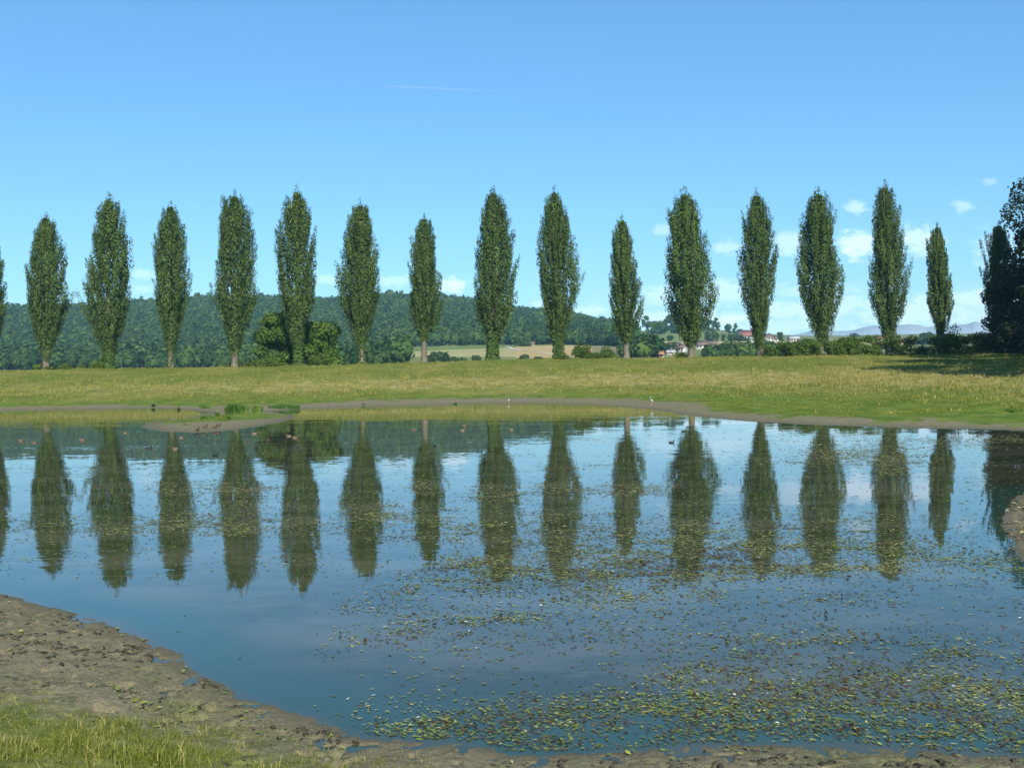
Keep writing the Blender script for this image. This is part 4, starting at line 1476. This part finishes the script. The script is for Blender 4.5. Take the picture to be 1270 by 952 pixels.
def duck_mesh(name, mats, standing=False):
    sp = [(-.215, 0, .085), (-.19, 0, .078), (-.145, 0, .062), (-.08, 0, .045), (0, 0, .040), (.07, 0, .045), (.115, 0, .065), (.135, 0, .105),
          (.142, 0, .145), (.152, 0, .172), (.175, 0, .182), (.198, 0, .174), (.214, 0, .165), (.240, 0, .158), (.258, 0, .156)]
    rd = [.006, .022, .050, .076, .086, .078, .056, .036, .030, .033, .035, .027, .014, .012, .006]
    V, q, ring = tube(sp, rd, 12, 1.08)
    mi = np.select([ring < 2, ring < 6, ring < 11], [2, 0, 1], 3)
    parts = [(V, q)]
    if standing:
        V[:, 2] += 0.10
        for s in (-1, 1):
            lv, lq, lr = tube([(0.01, s * .035, .09), (0.015, s * .035, .03), (0.02, s * .035, 0.0)], [.014, .008, .008], 6)
            fv, fq, fr = tube([(0.0, s * .035, .006), (.03, s * .038, .006), (.06, s * .04, .004)], [.006, .018, .022], 6)
            parts += [(lv, lq), (fv, fq)]
            mi = np.concatenate([mi, np.full(len(lq) + len(fq), 3)])
    V, q = join(parts)
    me = raw_mesh(name, V, q, smooth=True, midx=mi)
    for m in mats:
        me.materials.append(m)
    return me


DUCKS = {
    'brown': duck_mesh('duck', [M_DUCKBODY, M_DUCKHEAD, M_PALE, M_BILL]),
    'pale': duck_mesh('duck', [M_PALE, M_DUCKHEAD, M_PALE, M_BILL]),
    'coot': duck_mesh('coot', [M_BLACK, M_BLACK, M_BLACK, M_WHITE]),
    'stand': duck_mesh('duck', [M_DUCKHEAD, M_BLACK, M_DUCKBODY, M_BILL], True),
}
BIRDS = [
    ('brown', 26, 547, 'leftmost brown duck of the swimming flock', 0.2), ('brown', 42, 549, 'brown duck next right of the leftmost duck', 3.0),
    ('brown', 102, 546, 'brown duck alone between two poplar reflections at far left', 0.4), ('pale', 155, 537, 'pale brown duck just left of the mud spit', 3.2),
    ('coot', 185, 556, 'dark duck in front of the left end of the mud spit', 0.3), ('pale', 225, 543, 'pale duck swimming close under the mud spit shore', 0.1),
    ('pale', 217, 557, 'pale duck over the trunk reflection of the bare footed poplar', 2.9), ('coot', 267, 565, 'dark duck nearest the viewer among the left flock', 1.2),
    ('pale', 316, 538, 'pinkish duck right under the tip of the mud spit', 0.2), ('brown', 308, 547, 'brown duck facing us, below the pinkish duck', 4.6),
    ('brown', 333, 546, 'brown duck facing us, right of the spit tip', 4.9), ('pale', 358, 541, 'left duck of the close pair before the pale round tree reflection', 3.2),
    ('brown', 366, 543, 'right duck of the close pair before the pale round tree reflection', 0.1), ('coot', 367, 555, 'dark duck straight below the close pair', 0.5),
    ('brown', 513, 533, 'brown duck left of the narrow poplar reflection', 3.0), ('brown', 576, 528, 'upper duck of two left of the ivied poplar reflection', 0.2),
    ('pale', 574, 534, 'lower duck of two left of the ivied poplar reflection', 0.2), ('pale', 634, 533, 'pale duck right of the ivied poplar reflection', 3.1),
    ('coot', 539, 553, 'black coot beside the narrow poplar reflection', 1.9), ('coot', 833, 549, 'black coot at the reflection of the widest poplar', 0.1),
    ('coot', 848, 535, 'tiny black coot above the widest poplar reflection', 0.1), ('coot', 1218, 536, 'black coot far right near the bank', 3.1),
]
for kind, px, py, lab, rz in BIRDS:
    P = onz(px, py)
    o = bpy.data.objects.new('coot' if kind == 'coot' else 'duck', DUCKS[kind])
    COL.objects.link(o)
    s = 0.66 * (1.0 + 0.12 * math.sin(px))
    o.location = (P[0], P[1], -0.012)
    o.rotation_euler = (0, 0, rz)
    o.scale = (s, s, s)
    tag(o, lab, 'coot' if kind == 'coot' else 'duck', 'water birds on the pond')
for px, py, lab, rz in ((245, 534.5, 'dark duck standing leftmost at the spit edge', 1.3), (254, 532.5, 'dark duck standing second from left at the spit edge', .4),
                        (266, 532, 'dark duck standing behind the right duck on the spit', .2), (270, 531, 'dark duck standing rightmost on the spit', .1)):
    P = onz(px, py, 0.05)
    o = bpy.data.objects.new('duck', DUCKS['stand'])
    COL.objects.link(o)
    o.location = (P[0], P[1], height(P[0:1], P[1:2])[0] + 0.0)
    o.rotation_euler = (0, 0, rz)
    o.scale = (.85,) * 3
    tag(o, lab, 'duck', 'ducks standing on the mud spit')


def heron(px, py, hpx, zg, label, m_body, rz, name='heron'):
    P = onz(px, py, zg)
    P[2] = height(P[0:1], P[1:2])[0]
    H = hpx * P[1] / F
    k = H / 0.95
    sp = np.array([(-.26, 0, .40), (-.2, 0, .43), (-.1, 0, .50), (0, 0, .56), (.08, 0, .61), (.12, 0, .68), (.09, 0, .76), (.06, 0, .83), (.09, 0, .90), (.13, 0, .93), (.17, 0, .925), (.24, 0, .91), (.31, 0, .895)])
    rd = np.array([.015, .05, .10, .12, .095, .055, .038, .035, .038, .042, .03, .015, .004]) * 1.1
    V, q, ring = tube(sp, rd, 10, .8)
    mi = np.select([ring < 4, ring < 10], [0, 1], 2)
    parts = [(V, q)]
    for s in (-1, 1):
        lv, lq, lr = tube([(.0, s * .05, .50), (.02, s * .05, .24), (-.01, s * .05, .0)], [.022, .012, .012], 6)
        fv, fq, fr = tube([(-.05, s * .05, .01), (.02, s * .05, .012), (.09, s * .06, .006)], [.008, .012, .006], 5)
        parts += [(lv, lq), (fv, fq)]
        mi = np.concatenate([mi, np.full(len(lq) + len(fq), 2)])
    V, q = join(parts)
    me = raw_mesh(name, V * k, q, smooth=True, midx=mi)
    o = link(name, me, [m_body, M_WHITE, M_YBILL])
    o.location = [float(v) for v in P]
    o.rotation_euler = (0, 0, rz)
    return tag(o, label, 'wading bird')


heron(808, 502, 11, 0.15, 'grey and white wading bird standing tall on the far mud, right of centre', M_GREY, 2.4)
heron(631, 496, 8, 0.3, 'small whitish wading bird on the far mud, below the ivied poplar', M_WHITE, 1.2)
heron(125, 472, 8.5, 3.0, 'small white bird on the grass slope below the second whole poplar', M_WHITE, 4.4)


# ------------------------------------------------------------------ vapour trail
def contrail():
    Y = 9000.0
    A_, B_ = at(478, 107, Y), at(640, 114, Y)
    t = np.linspace(0, 1, 24)[:, None]
    P = A_ + (B_ - A_) * t
    r = np.interp(t[:, 0], [0, .05, .4, 1], [2, 4.5, 6, 9])
    V, q, _ = tube(P, r, 8)
    m, nt = mat('vapour')
    out = nd(nt, 'ShaderNodeOutputMaterial')
    tr = nd(nt, 'ShaderNodeBsdfTransparent')
    df = nd(nt, 'ShaderNodeBsdfDiffuse')
    df.inputs[0].default_value = (0.9, 0.9, 0.9, 1)
    tl = nd(nt, 'ShaderNodeBsdfTranslucent')
    tl.inputs[0].default_value = (0.9, 0.9, 0.9, 1)
    ad = nd(nt, 'ShaderNodeMixShader')
    ad.inputs[0].default_value = 0.4
    ln(nt, df.outputs[0], ad.inputs[1])
    ln(nt, tl.outputs[0], ad.inputs[2])
    mx = nd(nt, 'ShaderNodeMixShader')
    geo = nd(nt, 'ShaderNodeNewGeometry')
    sp = nd(nt, 'ShaderNodeSeparateXYZ')
    ln(nt, geo.outputs['Position'], sp.inputs[0])
    mr = nd(nt, 'ShaderNodeMapRange')
    ln(nt, sp.outputs[0], mr.inputs[0])
    mr.inputs[1].default_value = float(A_[0])
    mr.inputs[2].default_value = float(B_[0])
    mr.inputs[3].default_value = 0.10
    mr.inputs[4].default_value = 0.0
    ln(nt, mr.outputs[0], mx.inputs[0])
    ln(nt, tr.outputs[0], mx.inputs[1])
    ln(nt, ad.outputs[0], mx.inputs[2])
    ln(nt, mx.outputs[0], out.inputs[0])
    o = link('vapour_trail', raw_mesh('vapour_trail', V, q, smooth=True), m)
    tag(o, 'thin white vapour trail high in the blue sky', 'vapour trail')


contrail()

# ------------------------------------------------------------------ haze
HAZE = 0.00013
hb = 3600.0
V, q = box_mesh(-hb, hb, -hb, hb, -6.0, 175.0)
m, nt = mat('haze')
out = nd(nt, 'ShaderNodeOutputMaterial')
pv = nd(nt, 'ShaderNodeVolumePrincipled')
pv.inputs['Color'].default_value = (0.42, 0.80, 1.0, 1)
pv.inputs['Density'].default_value = HAZE
pv.inputs['Anisotropy'].default_value = 0.0
ln(nt, pv.outputs[0], out.inputs['Volume'])
tag(link('haze', raw_mesh('haze', V, q), m), 'thin bluish summer haze over the valley', 'haze', kind='stuff')

# ------------------------------------------------------------------ sun, sky with small clouds
SUN_EL, SUN_AZ = math.radians(34), math.radians(180 - 13)     # azimuth from +Y towards +X
sdv = Vector((math.sin(SUN_AZ) * math.cos(SUN_EL), math.cos(SUN_AZ) * math.cos(SUN_EL), math.sin(SUN_EL)))
sl = bpy.data.lights.new('sun', 'SUN')
sl.energy = 5.0
sl.angle = math.radians(0.53)
sl.color = (1.0, 0.95, 0.86)
so = bpy.data.objects.new('sun', sl)
COL.objects.link(so)
so.rotation_euler = sdv.to_track_quat('Z', 'Y').to_euler()

wd = bpy.data.worlds.new('World')
sc.world = wd
wd.use_nodes = True
nt = wd.node_tree
nt.nodes.clear()
out = nd(nt, 'ShaderNodeOutputWorld')
bg = nd(nt, 'ShaderNodeBackground')
sky = nd(nt, 'ShaderNodeTexSky', sky_type='NISHITA')
sky.sun_disc = False
sky.sun_elevation = SUN_EL
sky.sun_rotation = SUN_AZ
sky.altitude = 400
sky.air_density = 1.0
sky.dust_density = 0.3
sky.ozone_density = 3.0
SKY_STR = 0.10
bg.inputs['Strength'].default_value = SKY_STR
tc = nd(nt, 'ShaderNodeTexCoord')
sx = nd(nt, 'ShaderNodeSeparateXYZ')
ln(nt, tc.outputs['Generated'], sx.inputs[0])
yy = math_(nt, 'MAXIMUM', sx.outputs[1], 0.02)
u = math_(nt, 'DIVIDE', sx.outputs[0], yy)
v = math_(nt, 'DIVIDE', sx.outputs[2], yy)
uv = nd(nt, 'ShaderNodeCombineXYZ')
ln(nt, u, uv.inputs[0])
ln(nt, v, uv.inputs[1])
# small cumulus puffs: (px, py, half width px, half height px, strength)
PUFFS = [(561, 355, 17, 11, 1.0), (490, 348, 22, 9, .5), (405, 346, 18, 8, .45), (175, 341, 16, 7, .5), (176, 358, 16, 6, .35), (1061, 257, 16, 9, .6), (1062, 303, 26, 19, .95),
         (1140, 297, 30, 17, .75), (1150, 313, 22, 10, .5), (978, 300, 28, 15, .6), (984, 308, 22, 10, .5), (902, 308, 18, 10, .5), (822, 285, 12, 9, .4), (1195, 256, 14, 8, .45), (1228, 226, 10, 5, .35),
         (1240, 310, 34, 26, .4), (730, 386, 30, 8, .6), (815, 366, 24, 14, .5), (895, 362, 44, 18, .6), (880, 398, 60, 12, 1.0), (815, 396, 40, 12, .7), (1000, 385, 90, 14, .65),
         (1060, 375, 46, 10, .55), (1140, 388, 90, 22, .75), (1215, 372, 50, 16, .7), (1230, 395, 60, 14, .6), (960, 405, 120, 10, .5), (680, 378, 24, 7, .5), (1010, 360, 60, 10, .4)]
wn = noise(nt, scaled(nt, uv.outputs[0], (1, 1.7, 1)), 80.0, 6, 0.65)
wn2 = noise(nt, scaled(nt, uv.outputs[0], (1, 2.6, 1)), 14.0, 4, 0.55)
off = math_(nt, 'MULTIPLY', math_(nt, 'SUBTRACT', wn.outputs[0], 0.5), 2.7)
acc = None
for (px, py, hw, hh, st) in PUFFS:
    d_ = ray(px, py)
    cu, cv = d_[0] / d_[1], d_[2] / d_[1]
    su = nd(nt, 'ShaderNodeVectorMath', operation='SUBTRACT')
    ln(nt, uv.outputs[0], su.inputs[0])
    su.inputs[1].default_value = (float(cu), float(cv), 0)
    dv = scaled(nt, su.outputs[0], (F / hw, F / hh, 0))
    le = nd(nt, 'ShaderNodeVectorMath', operation='LENGTH')
    ln(nt, dv, le.inputs[0])
    q_ = math_(nt, 'SUBTRACT', le.outputs['Value'], off)
    r_ = ramp(nt, q_, 1.25, 0.35)
    r_ = math_(nt, 'MULTIPLY', r_, st)
    acc = r_ if acc is None else math_(nt, 'MAXIMUM', acc, r_)
low = math_(nt, 'MULTIPLY', ramp(nt, wn2.outputs[0], 0.42, 0.72), ramp(nt, v, 0.10, 0.03))
acc = math_(nt, 'MAXIMUM', acc, math_(nt, 'MULTIPLY', low, 0.3))
front = math_(nt, 'GREATER_THAN', sx.outputs[1], 0.05)
acc = math_(nt, 'MULTIPLY', acc, front)
hs = nd(nt, 'ShaderNodeHueSaturation')
hs.inputs['Saturation'].default_value = 1.12
gm = nd(nt, 'ShaderNodeGamma')
gm.inputs[1].default_value = 0.72
ln(nt, sky.outputs[0], gm.inputs[0])
hs.inputs['Value'].default_value = 1.9
ln(nt, mixc(nt, 1.0, gm.outputs[0], (0.60, 0.84, 1.0), 'MULTIPLY'), hs.inputs['Color'])
cc = mixc(nt, math_(nt, 'MULTIPLY', acc, 0.52), hs.outputs[0], (10.5, 11.2, 12.0))
ln(nt, cc, bg.inputs['Color'])
ln(nt, bg.outputs[0], out.inputs[0])

# ------------------------------------------------------------------ render settings
sc.view_settings.view_transform = 'Standard'
sc.view_settings.look = 'None'
sc.view_settings.exposure = 0.50
sc.view_settings.gamma = 1.0
sc.view_settings.use_curve_mapping = False
sc.render.engine = 'CYCLES'
cy = sc.cycles
cy.max_bounces = 6
cy.diffuse_bounces = 2
cy.glossy_bounces = 3
cy.transmission_bounces = 2
cy.transparent_max_bounces = 6
cy.volume_bounces = 0
cy.use_denoising = True
cy.sample_clamp_indirect = 6.0
